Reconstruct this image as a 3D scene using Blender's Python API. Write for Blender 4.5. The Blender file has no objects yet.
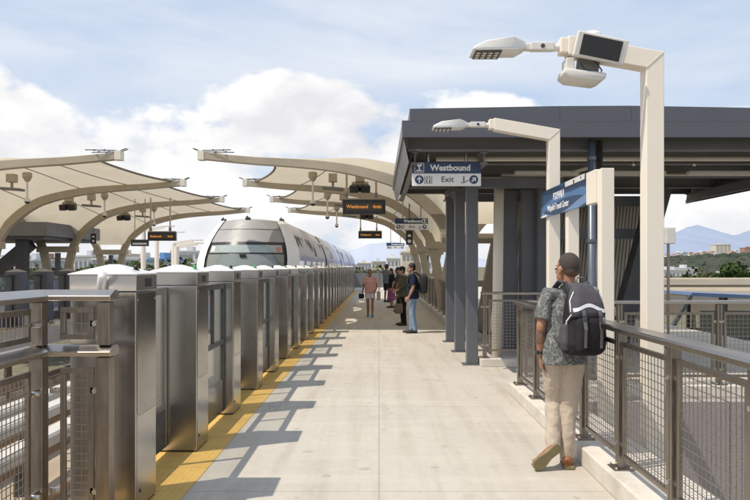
import bpy, bmesh, math, random
from mathutils import Vector, Matrix, Euler, Quaternion
random.seed(11)
R = math.radians
sc = bpy.context.scene
C = sc.collection
F = 700.0; EYE = 1.66
def at(px, py, d):                      # a point of the place seen in the direction px, py, d metres away
    return Vector(((px-379)/F*d, d, EYE-(py-266)/F*d))

# ------------------------------------------------------------------ materials
def nodes_of(m):
    m.use_nodes = True
    nt = m.node_tree; nt.nodes.clear()
    return nt, nt.nodes, nt.links
def coords(N, L, stretch=(1,1,1), rnd=True):
    tc = N.new('ShaderNodeTexCoord'); mp = N.new('ShaderNodeMapping')
    mp.inputs['Scale'].default_value = stretch
    if rnd:
        oi = N.new('ShaderNodeObjectInfo'); mu = N.new('ShaderNodeMath'); mu.operation = 'MULTIPLY'
        mu.inputs[1].default_value = 37.0; L.new(oi.outputs['Random'], mu.inputs[0])
        ad = N.new('ShaderNodeVectorMath'); ad.operation = 'ADD'
        L.new(tc.outputs['Object'], ad.inputs[0]); L.new(mu.outputs[0], ad.inputs[1])
        L.new(ad.outputs[0], mp.inputs['Vector'])
    else:
        L.new(tc.outputs['Object'], mp.inputs['Vector'])
    return mp.outputs['Vector']
def noise(N, L, vec, scale, detail=4, rough=.55, dist=0):
    n = N.new('ShaderNodeTexNoise'); n.inputs['Scale'].default_value = scale
    n.inputs['Detail'].default_value = detail; n.inputs['Roughness'].default_value = rough
    n.inputs['Distortion'].default_value = dist
    L.new(vec, n.inputs['Vector']); return n.outputs['Fac']
def ramp(N, L, fac, stops):
    r = N.new('ShaderNodeValToRGB'); e = r.color_ramp.elements
    while len(e) < len(stops): e.new(.5)
    for i, (p, c) in enumerate(stops):
        e[i].position = p; e[i].color = (c[0], c[1], c[2], 1) if hasattr(c, '__len__') else (c, c, c, 1)
    L.new(fac, r.inputs['Fac']); return r.outputs['Color']
def mixc(N, L, fac, a, b, mode='MIX'):
    m = N.new('ShaderNodeMix'); m.data_type = 'RGBA'; m.blend_type = mode
    for s, v in ((0, fac), (6, a), (7, b)):
        if hasattr(v, 'is_linked') or hasattr(v, 'links'): L.new(v, m.inputs[s])
        elif s == 0: m.inputs[0].default_value = v
        else: m.inputs[s].default_value = (v[0], v[1], v[2], 1)
    return m.outputs[2]
def math_(N, L, op, a, b=None, c=None, clamp=False):
    m = N.new('ShaderNodeMath'); m.operation = op; m.use_clamp = clamp
    for i, v in enumerate((a, b, c)):
        if v is None: continue
        if hasattr(v, 'links'): L.new(v, m.inputs[i])
        else: m.inputs[i].default_value = v
    return m.outputs[0]
def bump(N, L, h, strength, dist, p):
    b = N.new('ShaderNodeBump'); b.inputs['Strength'].default_value = strength; b.inputs['Distance'].default_value = dist
    L.new(h, b.inputs['Height']); L.new(b.outputs['Normal'], p.inputs['Normal'])
def out(N, L, sh):
    o = N.new('ShaderNodeOutputMaterial'); L.new(sh, o.inputs['Surface'])
def mat(name, col, rough=.55, metal=0., var=.15, scale=6., stretch=(1,1,1), bmp=0., bscale=40., rvar=.12, dirt=None, dscale=1.5, coat=0., spec=.5):
    m = bpy.data.materials.new(name); nt, N, L = nodes_of(m)
    p = N.new('ShaderNodeBsdfPrincipled'); v = coords(N, L, stretch)
    f = noise(N, L, v, scale, 6)
    lo = tuple(c*(1-var) for c in col); hi = tuple(min(1, c*(1+var)) for c in col)
    c = ramp(N, L, f, [(.3, lo), (.7, hi)])
    if dirt:
        f2 = noise(N, L, v, dscale, 8, .65)
        c = mixc(N, L, ramp(N, L, f2, [(.52, 0), (.72, .75)]), c, dirt)
    L.new(c, p.inputs['Base Color'])
    rr = ramp(N, L, noise(N, L, v, scale*1.7, 5), [(.3, max(.02, rough-rvar)), (.7, min(1, rough+rvar))])
    L.new(rr, p.inputs['Roughness'])
    p.inputs['Metallic'].default_value = metal
    p.inputs['Specular IOR Level'].default_value = spec
    if coat: p.inputs['Coat Weight'].default_value = coat
    if bmp: bump(N, L, noise(N, L, v, bscale, 5), bmp, .01, p)
    out(N, L, p.outputs[0]); return m
def emis(name, col, s):
    m = bpy.data.materials.new(name); nt, N, L = nodes_of(m)
    e = N.new('ShaderNodeEmission'); e.inputs['Color'].default_value = (*col, 1); e.inputs['Strength'].default_value = s
    out(N, L, e.outputs[0]); return m
def glass(name, tint, refl=.12, alpha=.8):
    m = bpy.data.materials.new(name); nt, N, L = nodes_of(m)
    t = N.new('ShaderNodeBsdfTransparent'); t.inputs['Color'].default_value = (*tint, 1)
    g = N.new('ShaderNodeBsdfGlossy'); g.inputs['Roughness'].default_value = .04; g.inputs['Color'].default_value = (.9, .95, .95, 1)
    d = N.new('ShaderNodeBsdfDiffuse'); d.inputs['Color'].default_value = (tint[0]*.35, tint[1]*.38, tint[2]*.37, 1)
    mx0 = N.new('ShaderNodeMixShader'); mx0.inputs[0].default_value = alpha
    L.new(d.outputs[0], mx0.inputs[1]); L.new(t.outputs[0], mx0.inputs[2])
    fr = N.new('ShaderNodeLayerWeight'); fr.inputs['Blend'].default_value = .5
    fac = math_(N, L, 'MULTIPLY_ADD', math_(N, L, 'POWER', fr.outputs['Facing'], 5), .9, refl*.6, clamp=True)
    mx = N.new('ShaderNodeMixShader'); L.new(fac, mx.inputs[0]); L.new(mx0.outputs[0], mx.inputs[1]); L.new(g.outputs[0], mx.inputs[2])
    out(N, L, mx.outputs[0]); return m

M = {}
M['steel'] = mat('brushed_steel', (.47, .452, .43), .25, 1, .04, .9, (1, 1, .6), .012, 25, .07)
M['steel_dark'] = mat('dark_polished_steel', (.30, .29, .28), .16, 1, .08, 1.5, (1, 1, 1), .02, 30, .06)
M['steel_cap'] = mat('cap_steel', (.80, .78, .75), .36, .4, .04, 4, (1,1,1), .02, 30)
M['rail'] = mat('rail_steel', (.42, .385, .35), .30, 1, .04, 1.6, (3, .6, 3), .02, 60, .06, (.34, .30, .26), 1.4)
M['post'] = mat('fence_post_steel', (.29, .255, .22), .38, 1, .14, 5, (8, 8, 1), .04, 60, .1)
M['wire'] = mat('mesh_wire', (.36, .32, .28), .4, 1, .1, 10)
M['bolt'] = mat('bolt_steel', (.62, .6, .56), .25, 1, .1, 10)
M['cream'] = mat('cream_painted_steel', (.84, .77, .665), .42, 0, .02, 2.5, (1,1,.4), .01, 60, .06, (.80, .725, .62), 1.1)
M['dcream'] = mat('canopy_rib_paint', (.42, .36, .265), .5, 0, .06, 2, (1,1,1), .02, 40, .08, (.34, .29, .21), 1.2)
M['grey'] = mat('dark_grey_paint', (.115, .125, .145), .42, 0, .10, 2, (1,1,.4), .02, 40, .08, (.12, .115, .11), .9)
M['grey_fascia'] = mat('fascia_grey_paint', (.092, .096, .116), .38, 0, .06, .8, (1,1,1), .015, 6, .06, (.11, .108, .115), .7)
M['beam'] = mat('beam_grey_paint', (.175, .175, .18), .5, 0, .10, 2, (.4,1,1), .02, 40)
M['deck'] = mat('galvanised_deck', (.62, .58, .51), .5, 0, .12, 2)
M['black'] = mat('black_plastic', (.018, .018, .02), .4, 0, .2, 8)
M['dkgrey'] = mat('dark_grey_plastic', (.05, .052, .056), .45, 0, .2, 8)
M['white'] = mat('white_paint', (.78, .77, .75), .35, 0, .04, 4)
M['offwhite'] = mat('off_white_plastic', (.68, .66, .62), .45, 0, .05, 6)
M['navy'] = mat('navy_sign_vinyl', (.018, .045, .115), .35, 0, .05, 4)
M['signwhite'] = mat('white_sign_vinyl', (.82, .82, .83), .4, 0, .02, 4)
M['amber'] = emis('amber_leds', (1., .40, .09), .62)
M['green'] = mat('green_beacon', (.03, .36, .10), .25, 0, .1, 6)
M['glass'] = glass('gate_glass', (.94, .95, .93), .09, .975)
M['concrete_edge'] = mat('kerb_concrete', (.60, .555, .485), .8, 0, .10, 5, (1,1,1), .25, 30, .05, (.40, .36, .30), 1.3)
M['rubber'] = mat('rubber', (.02, .02, .02), .7)
M['grille'] = mat('speaker_grille', (.022, .023, .026), .6, 0, .25, 90)

def concrete_floor():
    m = bpy.data.materials.new('platform_concrete'); nt, N, L = nodes_of(m)
    p = N.new('ShaderNodeBsdfPrincipled'); v = coords(N, L, (1,1,1), False)
    f1 = noise(N, L, v, .55, 8, .6); f2 = noise(N, L, v, 9, 8, .7); f3 = noise(N, L, v, 160, 3)
    c = ramp(N, L, f1, [(.3, (.455, .408, .34)), (.7, (.535, .49, .415))])
    c = mixc(N, L, .28, c, ramp(N, L, f2, [(.3, (.36, .325, .28)), (.7, (.58, .55, .50))]))
    c = mixc(N, L, .18, c, ramp(N, L, f3, [(.35, (.25, .23, .2)), (.65, (.66, .63, .58))]))
    # faint long foot-traffic streaks and spots
    st = N.new('ShaderNodeMapping'); st.inputs['Scale'].default_value = (3.2, .22, 1); L.new(v, st.inputs['Vector'])
    fs = noise(N, L, st.outputs[0], 1.6, 6, .6)
    c = mixc(N, L, ramp(N, L, fs, [(.47, 0), (.72, .55)]), c, (.34, .295, .235))
    s2 = N.new('ShaderNodeMapping'); s2.inputs['Scale'].default_value = (.35, 2.6, 1); L.new(v, s2.inputs['Vector'])
    fs2 = noise(N, L, s2.outputs[0], 1.1, 7, .65)
    c = mixc(N, L, ramp(N, L, fs2, [(.50, 0), (.70, .35)]), c, (.58, .545, .48))
    fs3 = noise(N, L, v, 1.15, 9, .72, 1.0)
    c = mixc(N, L, ramp(N, L, fs3, [(.58, 0), (.68, .38)]), c, (.30, .255, .20))
    sp = noise(N, L, v, 5.5, 2, .4)
    c = mixc(N, L, ramp(N, L, sp, [(.68, 0), (.73, .42)]), c, (.25, .225, .19))
    # saw-cut joints: one down the middle, cross joints every 3.1 m
    sx = N.new('ShaderNodeSeparateXYZ'); L.new(v, sx.inputs[0])
    jx = math_(N, L, 'LESS_THAN', math_(N, L, 'ABSOLUTE', math_(N, L, 'SUBTRACT', sx.outputs[0], .0)), .006)
    fy = math_(N, L, 'FRACT', math_(N, L, 'DIVIDE', math_(N, L, 'ADD', sx.outputs[1], 40.0), 3.114))
    jy = math_(N, L, 'LESS_THAN', math_(N, L, 'ABSOLUTE', math_(N, L, 'SUBTRACT', fy, .5)), .0022)
    j = math_(N, L, 'MAXIMUM', jx, jy)
    c = mixc(N, L, math_(N, L, 'MULTIPLY', j, .38), c, (.16, .14, .115))
    L.new(c, p.inputs['Base Color'])
    L.new(ramp(N, L, f1, [(.3, .62), (.7, .80)]), p.inputs['Roughness'])
    h = math_(N, L, 'SUBTRACT', math_(N, L, 'MULTIPLY', f3, .3), j)
    bump(N, L, h, .25, .004, p); out(N, L, p.outputs[0]); return m
M['floor'] = concrete_floor()
def tactile():
    m = bpy.data.materials.new('yellow_tactile'); nt, N, L = nodes_of(m)
    p = N.new('ShaderNodeBsdfPrincipled'); v = coords(N, L, (1,1,1), False)
    f = noise(N, L, v, 4, 8, .65)
    c = ramp(N, L, f, [(.3, (.60, .365, .09)), (.7, (.715, .46, .13))])
    sx = N.new('ShaderNodeSeparateXYZ'); L.new(v, sx.inputs[0])
    fy = math_(N, L, 'FRACT', math_(N, L, 'DIVIDE', math_(N, L, 'ADD', sx.outputs[1], 40.0), .61))
    fx = math_(N, L, 'FRACT', math_(N, L, 'DIVIDE', math_(N, L, 'ADD', sx.outputs[0], 40.0), .05))
    rib = math_(N, L, 'ABSOLUTE', math_(N, L, 'SUBTRACT', fx, .5))
    j = math_(N, L, 'LESS_THAN', fy, .012)
    c = mixc(N, L, math_(N, L, 'MULTIPLY', ramp(N, L, rib, [(.12, 1), (.2, 0)]), .15), c, (.42, .22, .03))
    c = mixc(N, L, math_(N, L, 'MULTIPLY', j, .6), c, (.2, .12, .03))
    c = mixc(N, L, ramp(N, L, noise(N, L, v, 1.3, 9, .7), [(.5, 0), (.72, .5)]), c, (.36, .24, .09))
    L.new(c, p.inputs['Base Color']); p.inputs['Roughness'].default_value = .6
    bump(N, L, rib, .5, .004, p); out(N, L, p.outputs[0]); return m
M['yellow'] = tactile()
def membrane():
    m = bpy.data.materials.new('canopy_fabric'); nt, N, L = nodes_of(m)
    v = coords(N, L)
    c = ramp(N, L, noise(N, L, v, .8, 6), [(.3, (.63, .56, .44)), (.7, (.70, .63, .50))])
    c = mixc(N, L, ramp(N, L, noise(N, L, v, .35, 8, .7), [(.5, 0), (.75, .5)]), c, (.52, .45, .34))
    d = N.new('ShaderNodeBsdfDiffuse'); t = N.new('ShaderNodeBsdfTranslucent')
    L.new(c, d.inputs['Color']); L.new(c, t.inputs['Color'])
    mx = N.new('ShaderNodeMixShader'); mx.inputs[0].default_value = .42
    L.new(d.outputs[0], mx.inputs[1]); L.new(t.outputs[0], mx.inputs[2]); out(N, L, mx.outputs[0]); return m
M['fabric'] = membrane()
M['seam'] = mat('canopy_seam', (.20, .165, .12), .8)

# ------------------------------------------------------------------ mesh builder
class MB:
    def __init__(s): s.v = []; s.f = []
    def add(s, vs, fs):
        b = len(s.v); s.v += [tuple(x) for x in vs]; s.f += [tuple(i+b for i in q) for q in fs]; return s
    def box(s, x0, x1, y0, y1, z0, z1):
        return s.add([(x0,y0,z0),(x1,y0,z0),(x1,y1,z0),(x0,y1,z0),(x0,y0,z1),(x1,y0,z1),(x1,y1,z1),(x0,y1,z1)],
                     [(0,3,2,1),(4,5,6,7),(0,1,5,4),(1,2,6,5),(2,3,7,6),(3,0,4,7)])
    def obox(s, c, sz, rot=None):
        m = rot.to_matrix() if rot is not None and hasattr(rot, 'to_matrix') else (rot if rot is not None else Matrix.Identity(3))
        vs = []
        for dz in (-.5, .5):
            for dx, dy in ((-.5,-.5),(.5,-.5),(.5,.5),(-.5,.5)):
                vs.append(Vector(c)+m @ Vector((dx*sz[0], dy*sz[1], dz*sz[2])))
        return s.add(vs, [(0,3,2,1),(4,5,6,7),(0,1,5,4),(1,2,6,5),(2,3,7,6),(3,0,4,7)])
    def bar(s, a, b, w, h, up=(0,0,1)):            # rectangular bar from a to b, w across, h along up
        a = Vector(a); b = Vector(b); d = (b-a).normalized(); u = Vector(up)
        sd = d.cross(u)
        if sd.length < 1e-5: sd = d.cross(Vector((0,1,0)))
        sd.normalize(); u = sd.cross(d)
        vs = [p+sd*i*w/2+u*j*h/2 for p in (a, b) for i, j in ((-1,-1),(1,-1),(1,1),(-1,1))]
        return s.add(vs, [(3,2,1,0),(4,5,6,7),(0,1,5,4),(1,2,6,5),(2,3,7,6),(3,0,4,7)])
    def tube(s, pts, radii, n=10, ref=(0,1,0), cap=True):
        pts = [Vector(p) for p in pts]
        if not hasattr(radii, '__len__'): radii = [radii]*len(pts)
        rings = []; ref = Vector(ref)
        for i, p in enumerate(pts):
            d = (pts[min(i+1, len(pts)-1)]-pts[max(i-1, 0)]).normalized()
            sd = d.cross(ref)
            if sd.length < .05: sd = d.cross(Vector((1, .1, .05)))
            sd.normalize(); fw = sd.cross(d)
            r = radii[i]; a, b = r if hasattr(r, '__len__') else (r, r)
            rings.append([p+sd*a*math.cos(2*math.pi*k/n)+fw*b*math.sin(2*math.pi*k/n) for k in range(n)])
        vs = [q for r in rings for q in r]; fs = []
        for i in range(len(pts)-1):
            for k in range(n):
                fs.append((i*n+k, i*n+(k+1) % n, (i+1)*n+(k+1) % n, (i+1)*n+k))
        if cap: fs.append(tuple(range(n-1, -1, -1))); fs.append(tuple((len(pts)-1)*n+k for k in range(n)))
        return s.add(vs, fs)
    def ball(s, c, r, nu=14, nv=9, rot=None):
        c = Vector(c); r = r if hasattr(r, '__len__') else (r, r, r); vs = []; fs = []
        q = rot if rot is not None else Matrix.Identity(3)
        vs.append(c+q @ Vector((0,0,-r[2])))
        for j in range(1, nv):
            t = -math.pi/2+math.pi*j/nv
            for k in range(nu):
                a = 2*math.pi*k/nu
                vs.append(c+q @ Vector((r[0]*math.cos(t)*math.cos(a), r[1]*math.cos(t)*math.sin(a), r[2]*math.sin(t))))
        vs.append(c+q @ Vector((0,0,r[2]))); top = len(vs)-1
        for k in range(nu):
            fs.append((0, 1+(k+1) % nu, 1+k)); fs.append((top, top-nu+k, top-nu+(k+1) % nu))
        for j in range(nv-2):
            for k in range(nu):
                fs.append((1+j*nu+k, 1+j*nu+(k+1) % nu, 1+(j+1)*nu+(k+1) % nu, 1+(j+1)*nu+k))
        return s.add(vs, fs)
    def prism(s, prof, fn):                       # closed profile [(a,b)] swept between the ends fn(a,b,0), fn(a,b,1)
        n = len(prof); vs = [fn(a, b, t) for t in (0, 1) for a, b in prof]
        fs = [(k, (k+1) % n, n+(k+1) % n, n+k) for k in range(n)]+[tuple(range(n-1, -1, -1)), tuple(range(n, 2*n))]
        return s.add(vs, fs)
    def grid(s, fn, nu, nv):
        vs = [fn(i/nu, j/nv) for j in range(nv+1) for i in range(nu+1)]
        return s.add(vs, [(j*(nu+1)+i, j*(nu+1)+i+1, (j+1)*(nu+1)+i+1, (j+1)*(nu+1)+i) for j in range(nv) for i in range(nu)])
    def lathe(s, prof, c=(0,0,0), n=16):          # prof [(r,z)] around the vertical through c
        vs = []; fs = []
        for r, z in prof:
            for k in range(n):
                a = 2*math.pi*k/n; vs.append((c[0]+r*math.cos(a), c[1]+r*math.sin(a), c[2]+z))
        for i in range(len(prof)-1):
            for k in range(n): fs.append((i*n+k, i*n+(k+1) % n, (i+1)*n+(k+1) % n, (i+1)*n+k))
        fs.append(tuple(range(n-1, -1, -1))); fs.append(tuple((len(prof)-1)*n+k for k in range(n)))
        return s.add(vs, fs)
    def build(s, name, m, parent=None, bevel=0., smooth=False, seg=2):
        off = Vector((0,0,0)); q = parent
        while q is not None: off += q.location; q = q.parent
        me = bpy.data.meshes.new(name)
        me.from_pydata([tuple(Vector(v)-off) for v in s.v], [], s.f); me.update()
        b = bmesh.new(); b.from_mesh(me); bmesh.ops.recalc_face_normals(b, faces=b.faces); b.to_mesh(me); b.free()
        if smooth:
            for p in me.polygons: p.use_smooth = True
        o = bpy.data.objects.new(name, me); C.objects.link(o); me.materials.append(m)
        if parent is not None: o.parent = parent
        if bevel:
            md = o.modifiers.new('bevel', 'BEVEL'); md.width = bevel; md.segments = seg; md.limit_method = 'ANGLE'; md.angle_limit = R(40)
            md.harden_normals = False
        return o
def tag(o, label=None, cat=None, group=None, kind=None):
    for k, v in (('label', label), ('category', cat), ('group', group), ('kind', kind)):
        if v: o[k] = v
    return o
def thing(name, label, cat, loc=(0,0,0), group=None):
    o = bpy.data.objects.new(name, None); C.objects.link(o); o.location = loc; o.empty_display_size = .1
    return tag(o, label, cat, group)
def structure(o): o['kind'] = 'structure'; return o
def copy_tree(o, parent=None):
    c = o.copy(); C.objects.link(c); c.parent = parent
    for ch in list(o.children): copy_tree(ch, c)
    return c
ORD = 'first second third fourth fifth sixth seventh eighth ninth tenth eleventh twelfth thirteenth fourteenth fifteenth sixteenth seventeenth eighteenth nineteenth twentieth'.split()
TENS = {2: 'twenty', 3: 'thirty', 4: 'forty'}
def ordw(i):                                       # 1-based
    if i <= 20: return ORD[i-1]
    if i % 10 == 0: return {30: 'thirtieth', 40: 'fortieth'}[i]
    return TENS[i//10]+'-'+ORD[i % 10-1]
def bake(o, smooth=True):
    dg = bpy.context.evaluated_depsgraph_get(); dg.update()
    me = bpy.data.meshes.new_from_object(o.evaluated_get(dg)); o.modifiers.clear()
    ms = list(o.data.materials); old = o.data; o.data = me; bpy.data.meshes.remove(old)
    me.materials.clear()
    for x in ms: me.materials.append(x)
    for p in me.polygons: p.use_smooth = smooth
    return o
def fuse(o, voxel, it=4, fold=0., fscale=.1):     # one continuous surface out of overlapping closed shapes
    m = o.modifiers.new('r', 'REMESH'); m.mode = 'VOXEL'; m.voxel_size = voxel
    if it:
        s = o.modifiers.new('s', 'SMOOTH'); s.factor = .5; s.iterations = it
    if fold:
        t = bpy.data.textures.get('folds_%.3f' % fscale) or bpy.data.textures.new('folds_%.3f' % fscale, 'CLOUDS')
        t.noise_scale = fscale; t.noise_depth = 3
        d = o.modifiers.new('d', 'DISPLACE'); d.texture = t; d.strength = fold; d.mid_level = .5; d.texture_coords = 'LOCAL'
        s = o.modifiers.new('s2', 'SMOOTH'); s.factor = .5; s.iterations = 1
    return bake(o)
def text(name, body, size, m, parent, mtx, align='LEFT', bold=0., sx=1.):
    cu = bpy.data.curves.new(name, 'FONT'); cu.body = body; cu.size = size; cu.align_x = align; cu.align_y = 'CENTER'
    cu.offset = bold; cu.extrude = .0015; cu.resolution_u = 3
    o = bpy.data.objects.new(name, cu); C.objects.link(o)
    dg = bpy.context.evaluated_depsgraph_get(); dg.update()
    me = bpy.data.meshes.new_from_object(o.evaluated_get(dg)); bpy.data.objects.remove(o)
    off = Vector((0,0,0)); q = parent
    while q is not None: off += q.location; q = q.parent
    for v in me.vertices: v.co = mtx @ Vector((v.co.x*sx, v.co.y, v.co.z)) - off
    me.materials.clear(); me.materials.append(m)
    o = bpy.data.objects.new(name, me); C.objects.link(o); o.parent = parent; return o
def face_cam(x, y, z):  return Matrix.Translation((x, y, z)) @ Matrix(((1,0,0,0),(0,0,-1,0),(0,1,0,0),(0,0,0,1)))
def face_left(x, y, z): return Matrix.Translation((x, y, z)) @ Matrix(((0,0,-1,0),(-1,0,0,0),(0,1,0,0),(0,0,0,1)))

# ------------------------------------------------------------------ camera, light, sky
cam = bpy.data.objects.new('camera', bpy.data.cameras.new('camera')); C.objects.link(cam)
cam.location = (0, 0, EYE); cam.rotation_euler = (R(90), 0, 0)
cam.data.sensor_width = 36; cam.data.lens = F/750*36
cam.data.shift_x = -4/750; cam.data.shift_y = 16/750
cam.data.clip_start = .05; cam.data.clip_end = 40000
sc.camera = cam
EL, AZ = R(60), R(25)
sv = Vector((-math.cos(EL)*math.cos(AZ), -math.cos(EL)*math.sin(AZ), math.sin(EL)))
sl = bpy.data.lights.new('sun', 'SUN'); sl.energy = 4.3; sl.angle = R(.53); sl.color = (1, .91, .78)
so = bpy.data.objects.new('sun', sl); C.objects.link(so); so.rotation_mode = 'QUATERNION'
so.rotation_quaternion = sv.to_track_quat('Z', 'Y'); so.location = (-20, -8, 30)
sc.view_settings.view_transform = 'Standard'; sc.view_settings.look = 'None'; sc.view_settings.exposure = 0
w = bpy.data.worlds.new('World'); sc.world = w; w.use_nodes = True
nt = w.node_tree; N = nt.nodes; L = nt.links; N.clear()
sky = N.new('ShaderNodeTexSky'); sky.sky_type = 'NISHITA'; sky.sun_disc = False
sky.sun_elevation = EL; sky.sun_rotation = math.atan2(sv.x, sv.y) % (2*math.pi)
sky.air_density = 1.0; sky.dust_density = 1.2; sky.ozone_density = 1.2; sky.altitude = 20
tc = N.new('ShaderNodeTexCoord'); sep = N.new('ShaderNodeSeparateXYZ'); L.new(tc.outputs['Generated'], sep.inputs[0])
def wmap(scale, loc=(0,0,0)):
    mp = N.new('ShaderNodeMapping'); mp.inputs['Scale'].default_value = scale; mp.inputs['Location'].default_value = loc
    L.new(tc.outputs['Generated'], mp.inputs['Vector']); return mp.outputs[0]
z = sep.outputs[2]
CL = (2.9, 6.2, 1.1)
n1 = noise(N, L, wmap((1,1,1.6), CL), 4.3, 12, .54)
n1b = noise(N, L, wmap((1,1,1.6), (CL[0]-.03, CL[1], CL[2]+.06)), 4.3, 5, .5)
bias = ramp(N, L, z, [(.0, .62), (.10, .645), (.16, .62), (.205, .575), (.25, .455), (.31, .10)])
cum = ramp(N, L, math_(N, L, 'ADD', n1, math_(N, L, 'SUBTRACT', bias, .5)), [(.485, 0), (.535, 1)])
shade = ramp(N, L, math_(N, L, 'ADD', math_(N, L, 'SUBTRACT', n1, n1b), .5), [(.40, (7.4, 7.4, 7.7)), (.56, (9.6, 9.5, 9.4))])
n2 = noise(N, L, wmap((1.0,1.0,4.2), (.7,.2,.3)), 1.9, 7, .55, .25)
cir = math_(N, L, 'MULTIPLY', ramp(N, L, n2, [(.36, .10), (.70, 1)]), .88)
skc = mixc(N, L, cir, mixc(N, L, .66, sky.outputs[0], (4.7, 6.3, 8.8)), (7.9, 8.15, 8.6))
col = mixc(N, L, cum, skc, shade)
hz = ramp(N, L, z, [(.0, .55), (.09, .18), (.2, .0)])
col = mixc(N, L, hz, col, (7.6, 7.9, 8.3))
bg = N.new('ShaderNodeBackground'); bg.inputs['Strength'].default_value = .112
L.new(col, bg.inputs['Color']); wo = N.new('ShaderNodeOutputWorld'); L.new(bg.outputs[0], wo.inputs['Surface'])
# ------------------------------------------------------------------ platform, tracks, ground
b = MB(); b.box(-2.02, 2.2, -8, 62, -.6, 0); b.box(2.2, 8.2, 8.84, 62, -.6, 0)
structure(b.build('platform_floor', M['floor']))
b = MB(); b.grid(lambda u, v: (-2.02+.615*u, -8+55.5*v, .004), 1, 1); structure(b.build('tactile_paving', M['yellow']))
M['trackbed'] = mat('trackway_concrete', (.40, .33, .25), .85, 0, .14, 1.2, (1,.3,1), .3, 12, .05, (.22, .17, .12), .7)
M['railsteel'] = mat('running_rail_steel', (.30, .23, .18), .45, .8, .2, 3)
M['cover'] = mat('third_rail_cover', (.56, .55, .52), .5, 0, .06, 2, (1,.4,1), 0, 40, .1, (.5, .45, .38), .8)
b = MB(); b.box(-9.6, -2.02, -20, 400, -2.0, -1.45); structure(b.build('trackway', M['trackbed']))
b = MB(); b.box(-15.9, -9.6, 4, 62, -.6, 0); structure(b.build('opposite_platform_floor', M['floor']))
b = MB(); b.box(-9.95, -9.6, 4, 58, .0, .006); structure(b.build('opposite_tactile_paving', M['yellow']))
for i, xc in enumerate((-3.3, -7.9)):
    for sx in (-.72, .72):
        r = MB(); x = xc+sx
        r.prism([(x-.07, -1.28), (x+.07, -1.28), (x+.07, -1.25), (x+.015, -1.22), (x+.015, -1.15), (x+.036, -1.14), (x+.036, -1.105), (x-.036, -1.105), (x-.036, -1.14), (x-.015, -1.15), (x-.015, -1.22), (x-.07, -1.25)],
                lambda a, c, t: (a, -20+400*t, c))
        o = r.build('running_rail', M['railsteel'])
        tag(o, 'brown steel running rail of the %s track, rail %s the %s' % (('near', 'far')[i], 'nearer' if sx > 0 else 'further from', 'platform gates'), 'rail', 'running rails on the trackway')
    p = MB()
    for k in range(60):
        for sx in (-.72, .72): p.box(xc+sx-.2, xc+sx+.2, -2+k*.76, -1.65+k*.76, -1.45, -1.28)
    tag(p.build('rail_plinth', M['trackbed']), 'short concrete plinths carrying the %s track' % ('near', 'far')[i], 'plinth', kind='stuff')
for i, x in enumerate((-4.85, -5.75, -6.4)):
    t = thing('third_rail', 'white covered power rail, %s from the near platform' % ORD[i], 'power rail', (x, 0, -1.45), 'white power rail covers between the tracks')
    r = MB(); r.prism([(x-.15, -.93), (x+.15, -.93), (x+.15, -.80), (x+.12, -.76), (x-.12, -.76), (x-.15, -.80)], lambda a, c, q: (a, -20+120*q, c)); r.build('cover', M['cover'], t)
    r = MB(); r.box(x-.04, x+.04, -20, 100, -1.1, -.94); r.build('conductor', M['railsteel'], t)
    r = MB()
    for k in range(30): r.box(x-.06, x+.06, -2+k*1.9, -1.85+k*1.9, -1.45, -1.1)
    r.build('insulator', M['dkgrey'], t)['kind'] = 'stuff'

# ------------------------------------------------------------------ platform screen gates
GX, GY0, GP = -1.84, 4.667, 1.557
def make_post():
    t = thing('gate_cabinet', 'x', 'gate cabinet', (0,0,0), 'stainless gate cabinets along the near platform edge')
    b = MB(); b.box(-.22, .22, 0, .42, .018, 1.485); b.build('body', M['steel'], t, .006)
    b = MB(); b.box(-.21, .21, .01, .41, 0, .018); b.build('base', M['black'], t)  # black box stands in for the dark gap under the cabinet
    b = MB(); b.box(-.224, .224, -.004, .424, 1.489, 1.60); b.build('collar', M['steel'], t, .004)
    b = MB(); b.add([(-.232,-.012,1.601),(.232,-.012,1.601),(.232,.432,1.601),(-.232,.432,1.601),(-.232,-.012,1.608),(.232,-.012,1.608),(.232,.432,1.608),(-.232,.432,1.608),(-.03,.19,1.672),(.03,.19,1.672),(.03,.23,1.672),(-.03,.23,1.672)],
              [(3,2,1,0),(0,1,5,4),(1,2,6,5),(2,3,7,6),(3,0,4,7),(4,5,9,8),(5,6,10,9),(6,7,11,10),(7,4,8,11),(8,9,10,11)])
    b.build('cap', M['steel_cap'], t)
    b = MB(); b.box(.2205, .2235, .018, .402, .66, 1.475); up = b.build('upper_panel', M['steel_dark'], t, .0012)  # darker steel than below: the reflection contrast is put into the colour
    b = MB()
    for y in (.035, .385):
        for z in (.70, 1.43): b.tube([(.2235, y, z), (.2265, y, z)], .008, 8, (0,0,1))
    b.build('screw', M['bolt'], up)
    b = MB(); b.box(.2205, .2228, .018, .402, .035, .652); lo = b.build('lower_panel', M['steel'], t, .0012)
    b = MB(); b.tube([(.2228, .07, .14), (.2262, .07, .14)], .013, 10, (0,0,1)); b.build('lock', M['black'], lo)
    b = MB(); b.box(.2242, .2275, .18, .30, 1.515, 1.575); b.build('sensor_window', M['black'], t)
    return t
def add_beacon(t, lit):
    l = t.location
    b = MB(); b.lathe([(.022, 0), (.024, .012), (.014, .016)], (l.x+.15, l.y+.2, 1.625), 10); o = b.build('beacon', M['black'] if not lit else M['green'], t)
    b = MB(); b.ball((l.x+.15, l.y+.2, 1.652), (.019, .019, .017), 10, 6); b.build('dome', M['green'] if lit else M['black'], o, smooth=True)
proto = make_post(); NP = 27
posts = []
for i in range(NP):
    o = proto if i == 0 else copy_tree(proto)
    o.location = (GX, GY0+GP*i, 0); posts.append(o)
    o['label'] = 'stainless steel gate cabinet with white pyramid cap, %s in the row from the camera end' % ordw(i+1)
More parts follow.
